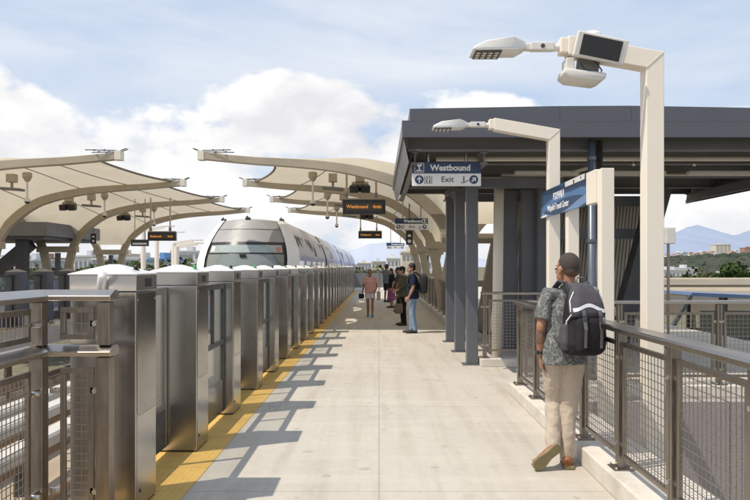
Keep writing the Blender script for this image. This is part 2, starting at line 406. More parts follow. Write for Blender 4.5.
for i, o in enumerate(posts): add_beacon(o, i % 2 == 1 and i < 9)
def make_gate(kind):
    t = thing('platform_gate', 'x', 'platform gate', (0,0,0), 'glazed panels between the gate cabinets'); w_ = GP-.42
    y0, y1 = .012, w_-.012
    b = MB()
    for a, c in ((y0, y0+.05), (y1-.05, y1)): b.box(-.022, .022, a, c, .06, 1.47)
    b.box(-.0215, .0215, y0+.05, y1-.05, 1.41, 1.469)
    b.box(-.0215, .0215, y0+.05, y1-.05, .80 if kind else .40, .85 if kind else .44)
    b.box(-.0205, .0205, y0+.60, y0+.64, .44 if not kind else .852, 1.41)
    b.build('frame', M['steel_dark'] if not kind else M['dkgrey'], t, .003)
    b = MB(); b.box(-.005, .005, y0+.05, y0+.60, .85 if kind else .44, 1.41); b.build('glass_pane', M['glass'], t)
    b = MB(); b.box(-.005, .005, y0+.64, y1-.05, .85 if kind else .44, 1.41); b.build('glass_pane', M['glass'], t)
    if kind:
        b = MB(); b.box(-.005, .005, y0+.05, y1-.05, .42, .80); b.build('glass_pane', M['glass'], t)
    b = MB(); b.box(-.016, .016, y0+.05, y1-.05, .06, .42 if kind else .40); b.build('kick_plate', M['dkgrey'] if not kind else M['steel_dark'], t)
    b = MB(); b.box(.023, .029, y0+.012, y0+.03, .95, 1.15); b.build('edge_sensor', M['white'], t)
    return t
g0, g1 = make_gate(0), make_gate(1)
for i in range(NP-1):
    k = i % 2; pr = (g0, g1)[k]
    o = pr if i < 2 else copy_tree(pr)
    o.location = (-1.90 if k == 0 else -1.735, GY0+GP*i+.42, 0)
    o['label'] = ('sliding glass gate leaf set back behind the cabinet fronts, between the %s and %s cabinets' if k == 0 else 'fixed glass gate panel set near the platform, between the %s and %s cabinets') % (ordw(i+1), ordw(i+2))
# opposite platform gates: darker, seen from the back
def make_far_post():
    t = thing('gate_cabinet', 'x', 'gate cabinet', (0,0,0), 'dark gate cabinets along the opposite platform edge')
    b = MB(); b.box(-.2, .2, 0, .42, .0, 1.50); b.build('body', M['dkfar'], t, .006)
    b = MB(); b.add([(-.21,-.01,1.5),(.21,-.01,1.5),(.21,.43,1.5),(-.21,.43,1.5),(-.03,.19,1.58),(.03,.19,1.58),(.03,.23,1.58),(-.03,.23,1.58)],
              [(3,2,1,0),(0,1,5,4),(1,2,6,5),(2,3,7,6),(3,0,4,7),(4,5,6,7)]); b.build('cap', M['dkfar2'], t)
    return t
M['dkfar'] = mat('dark_gate_steel', (.085, .085, .09), .4, .3, .15, 3)  # plain darker steel than the near cabinets
M['dkfar2'] = mat('grey_gate_cap', (.30, .29, .27), .45, .4, .12, 3)
def make_far_gate():
    t = thing('platform_gate', 'x', 'platform gate', (0,0,0), 'glazed panels of the opposite platform gates'); w_ = GP-.42
    b = MB(); b.box(-.02, .02, .01, .06, .05, 1.42); b.box(-.02, .02, w_-.06, w_-.01, .05, 1.42); b.box(-.019, .019, .06, w_-.06, 1.36, 1.419); b.box(-.019, .019, .06, w_-.06, .05, .3)
    b.build('frame', M['dkgrey'], t)
    b = MB(); b.box(-.005, .005, .06, w_-.06, .3, 1.36); b.build('glass_pane', M['glass'], t)
    return t
fp, fg = make_far_post(), make_far_gate()
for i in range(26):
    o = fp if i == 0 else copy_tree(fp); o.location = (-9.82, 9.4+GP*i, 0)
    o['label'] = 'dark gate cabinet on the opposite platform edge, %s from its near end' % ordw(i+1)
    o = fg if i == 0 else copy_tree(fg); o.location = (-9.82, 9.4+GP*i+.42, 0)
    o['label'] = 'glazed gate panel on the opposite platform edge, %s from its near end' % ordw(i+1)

# ------------------------------------------------------------------ kerbs and mesh fences
M['kerb'] = M['concrete_edge']
b = MB(); b.box(1.68, 2.2, -6, 5.93, 0, .156); b.box(1.685, 2.2, 5.94, 8.84, 0, .148); b.box(1.685, 7.6, 8.842, 9.16, .0, .147)
structure(b.build('kerb', M['kerb'], None, .012))
M['wallgrey'] = mat('purple_grey_wall', (.34, .30, .30), .8, 0, .07, .7, (1,1,1), .2, 40, .05, (.29, .255, .255), .5)
for x0, x1 in ((2.21, 4.335), (4.345, 6.4), (6.41, 8.19)):
    b = MB(); b.box(x0, x1, 8.66, 8.835, -9.9, -.02); tag(b.build('stair_wall', M['wallgrey'], None), 'tall purple-grey wall panel below the walkway fence, %s from the name board' % {2.21: 'first', 4.345: 'second', 6.41: 'third'}[x0], 'wall', 'wall panels below the walkway')
b = MB(); b.box(1.68, 3.9, 11.5, 11.86, 0, .13); b.box(1.9, 2.3, 15.6, 46.5, 0, .15); structure(b.build('far_kerb', M['kerb'], None, .01))
def mesh_panel(root, a, c, z0, z1, nrm, pitch=.052, label=None):
    """framed wire panel from a to c (2-D), between heights z0, z1"""
    a = Vector((*a, 0)); c = Vector((*c, 0)); d = (c-a); ln = d.length; d.normalize(); fwid = .034
    fr = MB()
    Z = Vector((0,0,1))
    fr.bar(a+Z*(z1-fwid/2), c+Z*(z1-fwid/2), .028, fwid); fr.bar(a+Z*(z0+fwid/2), c+Z*(z0+fwid/2), .028, fwid)
    for p in (a+d*fwid/2, c-d*fwid/2): fr.bar(p+Z*(z0+fwid), p+Z*(z1-fwid), .026, fwid, up=d)
    o = fr.build('mesh_panel', M['post'], root, .003)
    w_ = MB(); n = max(2, int((ln-2*fwid)/pitch)); r = .0023
    nv = Vector((nrm[0], nrm[1], 0))
    for k in range(1, n):
        p = a+d*(fwid+(ln-2*fwid)*k/n); w_.bar(p+Z*(z0+fwid)+nv*.003, p+Z*(z1-fwid)+nv*.003, 2*r, 2*r, up=d)
    m_ = max(2, int((z1-z0-2*fwid)/pitch))
    for k in range(1, m_):
        zz = z0+fwid+(z1-z0-2*fwid)*k/m_; w_.bar(a+d*fwid+Z*zz-nv*.003, c-d*fwid+Z*zz-nv*.003, 2*r, 2*r)
    w_.build('wire_mesh', M['wire'], o)
    return o
def fence(root, p0, p1, ts, zb, nrm, ztop=1.22, railw=.16, skip_first=False, panel_z=(.24, 1.10)):
    """posts at distances ts from p0 toward p1; handrail over the whole; one framed panel between neighbours"""
    a = Vector((*p0, 0)); c = Vector((*p1, 0)); d = (c-a).normalized(); Z = Vector((0,0,1)); nv = Vector((*nrm, 0))
    for i, t in enumerate(ts):
        if i == 0 and skip_first: continue
        p = a+d*t
        b = MB()
        for s in (-1, 1): b.bar(p+d*s*.019+Z*(zb+.014), p+d*s*.019+Z*(ztop-.045), .062, .028, up=d)
        b.bar(p+Z*(zb+.014), p+Z*(ztop-.045), .042, .0099, up=d)
        o = b.build('post', M['post'], root, .003)
        b = MB(); b.obox(p+Z*(zb+.007), (.15, .17, .014)); bp = b.build('base_plate', M['post'], o, .003)
        b = MB()
        for sx in (-.055, .055):
            for sy in (-.065, .065): b.lathe([(.011, 0), (.011, .012), (.006, .016)], p+Vector((sx, sy, zb+.014)), 6)
        b.build('bolt', M['bolt'], bp)
        for zz in (panel_z[0]+.1, panel_z[1]-.12):
            b = MB(); q = p+Z*zz; b.bar(q-d*.062, q+d*.062, .014, .03); b.tube([q-nv*.006, q-nv*.043], .014, 8, (0,0,1)); b.build('clip', M['bolt'], o)
    for t0, t1 in zip(ts[:-1], ts[1:]):
        mesh_panel(root, (a+d*(t0+.062)).xy, (a+d*(t1-.062)).xy, *panel_z, nrm)
def rail_run(root, pts, z, w, h, m, name='handrail'):
    b = MB()
    n = len(pts); P = [Vector((*p, 0)) for p in pts]; L_ = []
    for i in range(n):
        if i == 0: d = (P[1]-P[0]).normalized(); s = Vector((d.y, -d.x, 0))
        elif i == n-1: d = (P[-1]-P[-2]).normalized(); s = Vector((d.y, -d.x, 0))
        else:
            d0 = (P[i]-P[i-1]).normalized(); d1 = (P[i+1]-P[i]).normalized(); s0 = Vector((d0.y, -d0.x, 0)); s1 = Vector((d1.y, -d1.x, 0))
            s = (s0+s1).normalized(); s = s/s.dot(s0)
        L_.append(s)
    prof = [(-w/2, -h), (w/2, -h), (w/2, -.012), (w/2-.012, 0), (-w/2+.012, 0), (-w/2, -.012)]
    vs = [P[i]+L_[i]*q+Vector((0,0,z+r)) for i in range(n) for q, r in prof]; k = len(prof)
    fs = [(i*k+j, i*k+(j+1) % k, (i+1)*k+(j+1) % k, (i+1)*k+j) for i in range(n-1) for j in range(k)]+[tuple(range(k)), tuple((n-1)*k+j for j in range(k))]
    b.add(vs, fs); return b.build(name, m, root, .002)
t = thing('mesh_fence', 'stainless mesh fence with flat handrail that the man with the backpack leans on', 'fence', (1.8, 5, .15))
FP = [8.94, 8.01, 7.08, 6.15, 5.21, 4.27, 3.33, 2.39, 1.45, .51, -.43]
fence(t, (1.8, 8.94), (1.8, -2), [8.94-y for y in FP], .15, (1, 0))
fence(t, (1.8, 8.94), (7.4, 8.94), [0, 1.27, 2.54, 3.81, 5.08], .15, (0, 1), skip_first=True, panel_z=(.24, 1.07))
rail_run(t, [(1.8, -.6), (1.8, 8.94), (7.4, 8.94)], 1.22, .16, .042, M['rail'])
t = thing('mesh_fence', 'short dark mesh fence across the opening beside the dark roof columns', 'fence', (1.8, 11.66, .13))
fence(t, (1.76, 11.66), (3.6, 11.66), [0, .9, 1.8], .13, (0, 1))
rail_run(t, [(1.70, 11.66), (3.7, 11.66)], 1.23, .12, .045, M['rail'])
t = thing('mesh_fence', 'long mesh fence behind the waiting passengers under the cream canopy', 'fence', (2.02, 16, .15))
fence(t, (2.02, 15.8), (2.02, 46), [k*1.5 for k in range(21)], .15, (1, 0))
rail_run(t, [(2.02, 15.7), (2.02, 46)], 1.23, .12, .045, M['rail'])
b = MB()
# left fence: tall double-railed barrier at the platform end
t = thing('barrier', 'tall double-rail stainless barrier with mesh infill at the end of the gates', 'barrier', (-2.12, 4.4, 0))
def slope_rail(z, name):
    pr = [(-.07, -.066), (.07, -.066), (.082, -.036), (.0, 0), (-.05, 0), (-.078, -.03)]   # (toward the viewer side, height)
    b = MB(); vs = []
    for (X, Y, sx, sy) in ((-2.12, -1.5, 1, 0), (-2.12, 4.4, 1, -1), (-1.66, 4.4, 0, -1)):
        for q, r in pr: vs.append((X+sx*q, Y+sy*q, z+r))
    k = len(pr); fs = [(i*k+j, i*k+(j+1) % k, (i+1)*k+(j+1) % k, (i+1)*k+j) for i in range(2) for j in range(k)]+[tuple(range(k)), tuple(2*k+j for j in range(k))]
    b.add(vs, fs); b.build(name, M['rail_bright'], t, .004)
M['rail_bright'] = mat('bright_rail_steel', (.43, .395, .36), .30, .92, .03, 2, (2, 2, 2), .02, 60, .05)
slope_rail(1.51, 'handrail'); slope_rail(1.165, 'mid_rail')
for (x, y) in ((-2.12, 4.36), (-1.72, 4.4), (-2.12, 3.1), (-2.12, 1.85)):
    b = MB(); b.obox((x, y, .545), (.085, .085, 1.09)); b.obox((x, y, 1.30), (.08, .08, .27)); b.build('post', M['post2'] if 'post2' in M else M['post'], t, .004)
for (a, c, nrm) in (((-2.0, 4.4), (-1.79, 4.4), (0, 1)), ((-2.12, 3.2), (-2.12, 4.24), (1, 0)), ((-2.12, 1.95), (-2.12, 3.0), (1, 0))):
    mesh_panel(t, a, c, .08, 1.02, nrm, .045); mesh_panel(t, a, c, 1.20, 1.40, nrm, .045)
for z_ in (.25, .88, 1.30):
    for x_ in (-2.03, -1.775):
        b = MB(); b.tube([(x_, 4.395, z_), (x_, 4.36, z_)], .016, 10, (0,0,1)); b.obox((x_, 4.395, z_), (.07, .016, .035)); b.build('clip', M['bolt'], t)
    b = MB(); b.tube([(-2.12, 4.26, z_), (-2.06, 4.26, z_)], .016, 10, (0,0,1)); b.obox((-2.12, 4.28, z_), (.016, .09, .035)); b.build('clip', M['bolt'], t)
b = MB(); b.tube([(-1.84, 4.64, 1.44), (-1.84, 4.64, 1.53), (-1.80, 4.56, 1.60)], .03, 12, (1,0,0))
tag(b.build('camera_housing', M['steel_cap'], None, smooth=True), 'small round steel camera housing on the front of the first cabinet', 'camera housing')

# ------------------------------------------------------------------ lamps with cream mitred posts
def cream_lamp(t, x, y, s=1, zb=-.9, arm=.74, topz=3.47):
    hw = .075
    b = MB()
    # post and arm in one mitred outline, seen along y
    xa = x-hw-arm; rise = arm*.205
    prof = [(x-hw, zb), (x+hw, zb), (x+hw, topz), (xa, topz+rise*1.03), (xa, topz+rise-.155), (x-hw, topz-.135)]
    b.prism(prof, lambda a, c, q: (a, y+(.15*q), c)); b.build('post', M['cream'], t, .006)
    b = MB(); b.bar((x-hw-.004, y-.0015, topz-.14), (x+hw+.002, y-.0015, topz), .004, .006, up=(0,1,0)); b.build('weld_seam', M['concrete_edge'], t)
    b = MB(); b.obox((x, y+.075, zb+.012), (.32, .32, .024)); b.build('base_plate', M['cream'], t, .004)
    ze = topz+rise-.075; yc = y+.075
    b = MB(); b.obox((xa-.03, yc, ze), (.07, .13, .13)); b.build('end_cap', M['cream'], t, .01)
    b = MB(); b.tube([(xa-.06, yc, ze-.005), (xa-.13, yc, ze-.01)], .032, 12); b.obox((xa-.21, yc, ze+.0), (.2, .075, .07)); b.obox((xa-.33, yc, ze-.004), (.12, .055, .055)); b.build('knuckle', M['offwhite'], t, .008)
    b = MB(); b.tube([(xa-.21, yc-.036, ze), (xa-.21, yc-.044, ze)], .018, 10, (0,0,1)); b.build('pivot_bolt', M['dkgrey'], t)
    # head: wedge tapering outward
    x0 = xa-.36; x1 = x0-.46
    prof = [(x0, ze-.03), (x0-.07, ze-.055), (x1+.06, ze-.062), (x1, ze-.06), (x1+.015, ze-.03), (x1+.12, ze+.022), (x0-.10, ze+.052), (x0, ze+.028)]
    b = MB(); b.prism(prof, lambda a, c, q: (a, yc+(q-.5)*.26*(1 if a < x0-.05 else .5), c)); hd = b.build('lamp_head', M['white'], t, .012, True)
    b = MB(); b.box(x1+.03, x1+.25, yc-.115, yc+.115, ze-.071, ze-.0615); b.build('lens', M['dkgrey'], hd)
    b = MB()
    for i in range(4):
        for j in range(3): b.lathe([(.02, 0), (.018, -.006)], (x1+.06+i*.052, yc-.065+j*.065, ze-.070), 8)
    b.build('led_array', M['offwhite'], hd)
    return xa, ze, yc
t = thing('street_lamp', 'tall cream lamp post nearest the camera, loudspeaker and antenna panel on its arm', 'lamp post', (2.33, 5.98, -.9))
xa, ze, yc = cream_lamp(t, 2.33, 5.9, arm=.655)
# antenna panel and loudspeaker fixed on the arm
ang = math.atan(.205); rot = Euler((0, ang, 0)).to_matrix() @ Euler((R(8), 0, 0)).to_matrix()
s_ = thing('wall_speaker', 'grey grille panel in a white frame on the face of the near lamp arm', 'panel', (1.83, 5.86, 3.47))
c0 = Vector((1.845, 5.835, 3.475))
b = MB(); b.obox(c0, (.43, .05, .21), rot); b.build('housing', M['offwhite'], s_, .012)
b = MB(); b.obox(c0+rot @ Vector((.0, -.027, 0)), (.335, .006, .165), rot); b.build('grille', M['grille'], s_, .004)
s_ = thing('loudspeaker', 'white rounded loudspeaker hung below the near lamp arm', 'loudspeaker', (1.75, 5.98, 3.2))
b = MB(); rb = Euler((0, R(7), 0)).to_matrix()
b.prism([(-.18, .0), (.18, .0), (.175, -.05), (.12, -.08), (-.12, -.08), (-.175, -.05)], lambda a, c, q: Vector((1.73, 5.98, 3.30))+rb @ Vector((a, (q-.5)*.26, c)))
b.build('horn', M['offwhite'], s_, .015, True)
b = MB(); b.obox((1.78, 5.98, 3.35), (.18, .08, .14), rb); b.build('bracket', M['beam'], s_, .006)
b = MB(); b.tube([(1.80, 5.90, 3.40), (1.83, 5.86, 3.35), (1.87, 5.87, 3.30), (1.86, 5.92, 3.28)], .006, 6); b.tube([(1.70, 5.90, 3.37), (1.72, 5.86, 3.31), (1.79, 5.86, 3.29)], .005, 6); b.build('cable', M['black'], s_)
b = MB(); b.box(1.58, 1.65, 5.9, 6.06, 3.27, 3.42); b.build('side_bracket', M['offwhite'], s_, .008)
s_ = MB(); s_.ball((1.82, 5.98, 3.625), (.085, .075, .045), 14, 8); s_.lathe([(.095, 0), (.095, .02)], (1.82, 5.98, 3.595), 16)
tag(s_.build('antenna_dome', M['white'], None, smooth=True), 'small white antenna dome on top of the near lamp arm', 'antenna')
t = thing('street_lamp', 'cream lamp post standing behind the blue station name board', 'lamp post', (2.33, 9.3, -.9))
cream_lamp(t, 2.32, 9.25, arm=.72, topz=3.47)

# ------------------------------------------------------------------ blue station name board on two cream posts
def wave_board():
    m = bpy.data.materials.new('name_board_print'); nt, N, L = nodes_of(m)
    p = N.new('ShaderNodeBsdfPrincipled'); tc = N.new('ShaderNodeTexCoord'); sx = N.new('ShaderNodeSeparateXYZ'); L.new(tc.outputs['Object'], sx.inputs[0])
    y, z_ = sx.outputs[1], sx.outputs[2]     # y: 0 near .. 2.05 far, z: 0 .. .36
    def curve(a, f, ph, base, amp): return math_(N, L, 'ADD', math_(N, L, 'MULTIPLY', math_(N, L, 'SINE', math_(N, L, 'ADD', math_(N, L, 'MULTIPLY', y, f), ph)), amp), base)
    c = ramp(N, L, z_, [(0, (.012, .045, .115)), (.4, (.022, .075, .17))])
    for f, ph, base, amp, colr in ((1.3, .6, .10, .11, (.10, .22, .46)), (2.1, 2.2, .02, .07, (.20, .34, .58)), (1.7, 3.9, .31, .05, (.004, .02, .06))):
        lo = math_(N, L, 'LESS_THAN', math_(N, L, 'ABSOLUTE', math_(N, L, 'SUBTRACT', z_, curve(0, f, ph, base, amp))), .045)
        c = mixc(N, L, math_(N, L, 'MULTIPLY', lo, .75), c, colr)
    L.new(c, p.inputs['Base Color']); p.inputs['Roughness'].default_value = .3; out(N, L, p.outputs[0]); return m
M['board'] = wave_board()
t = thing('name_board', 'blue station name board with white lettering held by two cream posts', 'station sign', (2.24, 7.55, 2.31))
b = MB()
b.box(2.222, 2.252, 7.55, 9.62, 2.31, 2.665); pn = b.build('board', M['board'], t, .004)
b = MB(); b.box(2.2195, 2.2215, 7.56, 8.35, 2.60, 2.66); b.build('header_strip', M['paleblue'] if 'paleblue' in M else M['offwhite'], pn)
b = MB(); b.tube([(2.2190, 7.98, 2.622), (2.2178, 7.98, 2.622)], .026, 16, (0,0,1)); b.tube([(2.2190, 7.70, 2.632), (2.2178, 7.70, 2.632)], .016, 16, (0,0,1)); b.build('emblem', M['navy'], pn)
b = MB(); b.box(2.2195, 2.2215, 9.27, 9.61, 2.312, 2.338); b.build('footer_strip', M['signwhite'], pn)
text('lettering', 'POUHALA', .135, M['signwhite'], pn, face_left(2.2205, 8.93, 2.535), 'LEFT', .0008, .86)
text('lettering', 'Waipah\u016b Transit Center', .112, M['signwhite'], pn, face_left(2.2205, 9.23, 2.405), 'LEFT', .0008, .92)
for y in (7.10, 8.35):
    b = MB(); b.box(2.256, 2.388, y, y+.132, -.9, 2.655); b.build('post', M['cream'], t, .006)
b = MB(); b.box(2.232, 2.322, 7.233, 7.548, 2.315, 2.66); b.build('bracket', M['cream'], t, .005)
# ------------------------------------------------------------------ dark flat-roofed pavilion
RX0, RX1, RY0, RY1 = .33, 7.5, 10.0, 17.0
t = thing('pavilion', 'dark grey flat roofed shelter on square steel columns over the stair opening', 'shelter', (1.56, 11.8, 0))
b = MB()   # lower fascia ring with inclined inner soffit edge
for (x0, x1, y0, y1) in ((RX0, RX1, RY0, RY0+.04), (RX0, RX1, RY1-.04, RY1), (RX0, RX0+.04, RY0+.04, RY1-.04), (RX1-.04, RX1, RY0+.04, RY1-.04)): b.box(x0, x1, y0, y1, 3.50, 3.722)
b.build('lower_fascia', M['grey_fascia'], t, .003)
b = MB()
pk = 3.35
for (xa, za, xb, zb_) in ((RX0+.12, 3.965, pk-.7, 4.005), (pk-.7, 4.005, pk+.35, 4.01), (pk+.35, 4.01, RX1-.12, 3.945)):
    b.add([(xa,RY0+.25,3.70),(xb-.004,RY0+.25,3.70),(xb-.004,RY0+.25,zb_),(xa,RY0+.25,za),(xa,RY0+.29,3.70),(xb-.004,RY0+.29,3.70),(xb-.004,RY0+.29,zb_),(xa,RY0+.29,za)],
          [(0,1,2,3),(7,6,5,4),(0,4,5,1),(1,5,6,2),(2,6,7,3),(3,7,4,0)])
for x in (RX0+.12, RX1-.16): b.box(x, x+.04, RY0+.29, RY1-.25, 3.70, 3.96)
b.box(RX0+.12, RX1-.12, RY1-.29, RY1-.25, 3.70, 3.95)
b.build('upper_fascia', M['grey_fascia'], t, .003)
b = MB(); b.box(RX0+.0, RX1, RY0, RY0+.26, 3.724, 3.74); b.box(RX0+.16, RX1-.16, RY0+.3, RY1-.3, 3.78, 3.84); b.build('roof_sheet', M['grey_fascia'], t)
# corrugated deck seen from below
b = MB()
n = 64; prof = []
for k in range(n):
    y = RY0+.3+(RY1-RY0-.6)*k/n; p = (RY1-RY0-.6)/n
    prof += [(y, 3.62), (y+p*.32, 3.62), (y+p*.5, 3.69), (y+p*.82, 3.69)]
vs = [(x, y, z) for x in (RX0+.05, RX1-.05) for y, z in prof]; k = len(prof)
b.add(vs, [(i, i+1, k+i+1, k+i) for i in range(k-1)]); b.build('deck', M['deck'], t)
b = MB()
n = 90; prof = []
def ibeam(p0, p1, h, wd, ztop):
    q = MB(); a = Vector(p0); c = Vector(p1)
    q.bar((a.x, a.y, ztop-.01), (c.x, c.y, ztop-.01), wd, .02); q.bar((a.x, a.y, ztop-h+.01), (c.x, c.y, ztop-h+.01), wd, .02)
    q.bar((a.x, a.y, ztop-h/2), (c.x, c.y, ztop-h/2), .014, h-.042); return q
for y in (10.42, 11.80, 13.58, 15.36, 16.6):
    ibeam((RX0+.10, y), (RX1-.10, y), .24, .14, 3.61).build('beam', M['beam'], t)
for x in (RX0+.20, 1.565, RX1-.20):
    ibeam((x, RY0+.42), (x, RY1-.42), .18, .10, 3.365).build('purlin', M['beam'], t)
# sloping soffit strips under the eaves
b = MB(); b.add([(RX0+.02, RY0+.02, 3.505), (RX0+.02, RY1-.02, 3.505), (RX0+.10, RY1-.1, 3.16), (RX0+.10, RY0+.10, 3.16)], [(0,1,2,3)]); b.build('soffit', M['beam'], t); b = MB()
b.add([(RX1-.02, RY0+.02, 3.505), (RX1-.02, RY1-.02, 3.505), (RX1-.10, RY1-.1, 3.16), (RX1-.10, RY0+.1, 3.16)], [(0,1,2,3)])
b.build('soffit', M['beam'], t)
for y in (11.8, 13.58, 15.36):
    q = MB(); q.box(1.47, 1.66, y-.09, y+.10, .016, 3.155); o = q.build('column', M['grey'], t, .008)
    q = MB(); q.box(1.40, 1.70, y-.14, y+.15, .0, .016); q.build('base_plate', M['grey'], o, .003)
    q = MB(); q.box(1.45, 1.68, y-.11, y+.12, 3.10, 3.162); q.build('cap_plate', M['grey'], o)
for i, (x, y) in enumerate(((2.62, 14.1), (2.95, 13.9), (3.22, 13.7), (3.05, 16.2), (5.2, 16.5))):
    q = MB(); q.box(x-.14, x+.14, y-.13, y+.13, .0, 3.16)
    q.build('column', M['grey'], t, .004)
for y in (12.2, 14.8):
    q = MB(); q.bar((1.565, y, 3.10), (3.2, y, 3.10), .12, .16); q.build('tie_beam', M['grey'], t)
q = MB(); q.tube([(.9, 11.0, 3.34), (7.2, 11.0, 3.34)], .035, 10); q.tube([(3.5, 11.3, 3.28), (3.0, 14, 3.28)], .03, 8); q.tube([(2.2, 12.6, 3.30), (7.2, 12.6, 3.30)], .025, 8); q.build('conduit', M['deck'], t)
for x in (2.9, 4.4, 5.9):
    q = MB(); q.box(x-.55, x+.55, 12.05, 12.2, 3.24, 3.30); f = q.build('light_fitting', M['offwhite'], t, .006)
for x in (4.0, 4.95, 5.9):
    q = MB(); q.lathe([(.01, 0), (.012, -.05), (.035, -.055), (.03, -.075), (.012, -.085)], (x, 11.0, 3.31), 8); q.build('sprinkler', M['bolt'], t)
# rain pipes
M['pipe_blue'] = mat('blue_grey_pipe', (.115, .14, .17), .35, .3, .08, 2)
t = thing('rain_pipe', 'dark blue-grey round rain pipe with a bent foot beside the cream sign post', 'rain pipe', (3.10, 10.2, 3.5))
b = MB(); b.tube([(3.10, 10.2, 3.50), (3.10, 10.2, -.26), (3.09, 10.2, -.36), (3.02, 10.2, -.44), (2.80, 10.2, -.52)], .058, 14, (0,1,0)); b.build('pipe', M['pipe_blue'], t, 0, True)
b = MB()
for z_ in (.6, 2.0, 3.2): b.lathe([(.068, 0), (.068, .05)], (3.10, 10.2, z_), 14)
b.build('collar', M['pipe_blue'], t)
t = thing('rain_pipe', 'pale steel pipe dropping from the shelter edge behind the blue name board', 'rain pipe', (3.22, 10.25, 3.5))
b = MB(); b.tube([(3.235, 10.28, 3.5), (3.235, 10.28, -.9)], .05, 14); b.build('pipe', M['rail'], t, 0, True)
b = MB(); b.lathe([(.06, 0), (.06, .04)], (3.235, 10.28, 2.8), 14); b.build('collar', M['rail'], t)
t = thing('round_column', 'round cream column with a dark head behind the short mesh fence', 'column', (2.14, 12.6, 0))
b = MB(); b.tube([(2.12, 12.6, 0), (2.16, 12.6, 3.08)], .092, 18); b.build('shaft', M['cream'], t, 0, True)
b = MB(); b.box(2.02, 2.32, 12.48, 12.72, 3.08, 3.16); b.obox((2.17, 12.6, 3.0), (.03, .1, .2)); b.build('head', M['grey'], t)
# escalator enclosure under the pavilion
t = thing('escalator', 'escalator enclosure with corrugated side cladding and a dark sloping edge', 'escalator', (4.9, 14.4, 0))
M['clad'] = mat('corrugated_cladding', (.40, .365, .32), .5, .2, .1, 1.5)
b = MB(); n = 46; prof = []
for k in range(n): 
    x = 2.85+k*.072; prof += [(x, 0), (x+.022, 0), (x+.034, .035), (x+.058, .035)]
vs = [];
for (zt, dy) in ((3.15, 0), (-1.5, -.0)):
    for x, o in prof: vs.append((x+(-.45 if zt < 0 else 0)+.0, 15.4-o, zt))
k = len(prof); b.add(vs, [(i, i+1, k+i+1, k+i) for i in range(k-1)]); b.build('cladding', M['clad'], t)
b = MB(); b.bar((5.34, 13.3, 3.14), (4.30, 13.3, -.6), .34, .34, up=(0,1,0)); b.build('truss_edge', M['dkgrey'], t, .01)
b = MB(); b.bar((4.2, 13.25, .95), (5.6, 13.25, .1), .16, .2, up=(0,1,0)); b.build('balustrade', M['rail'], t, .01)
for z_ in (2.2, 2.85):
    b = MB(); b.box(3.4, 5.6, 13.9, 13.96, z_, z_+.2); b.build('cross_rail', M['grey'], t)
t = thing('equipment_box', 'small pale equipment box on a thin pole right of the near lamp post', 'equipment box', (4.02, 9.8, .147))
b = MB(); b.tube([(4.05, 9.8, 0), (4.05, 9.8, 2.2)], .02, 10); b.build('pole', M['post'], t)
b = MB(); b.box(4.0, 4.13, 9.74, 9.88, 1.97, 2.2); b.build('case', M['offwhite'], t, .01)

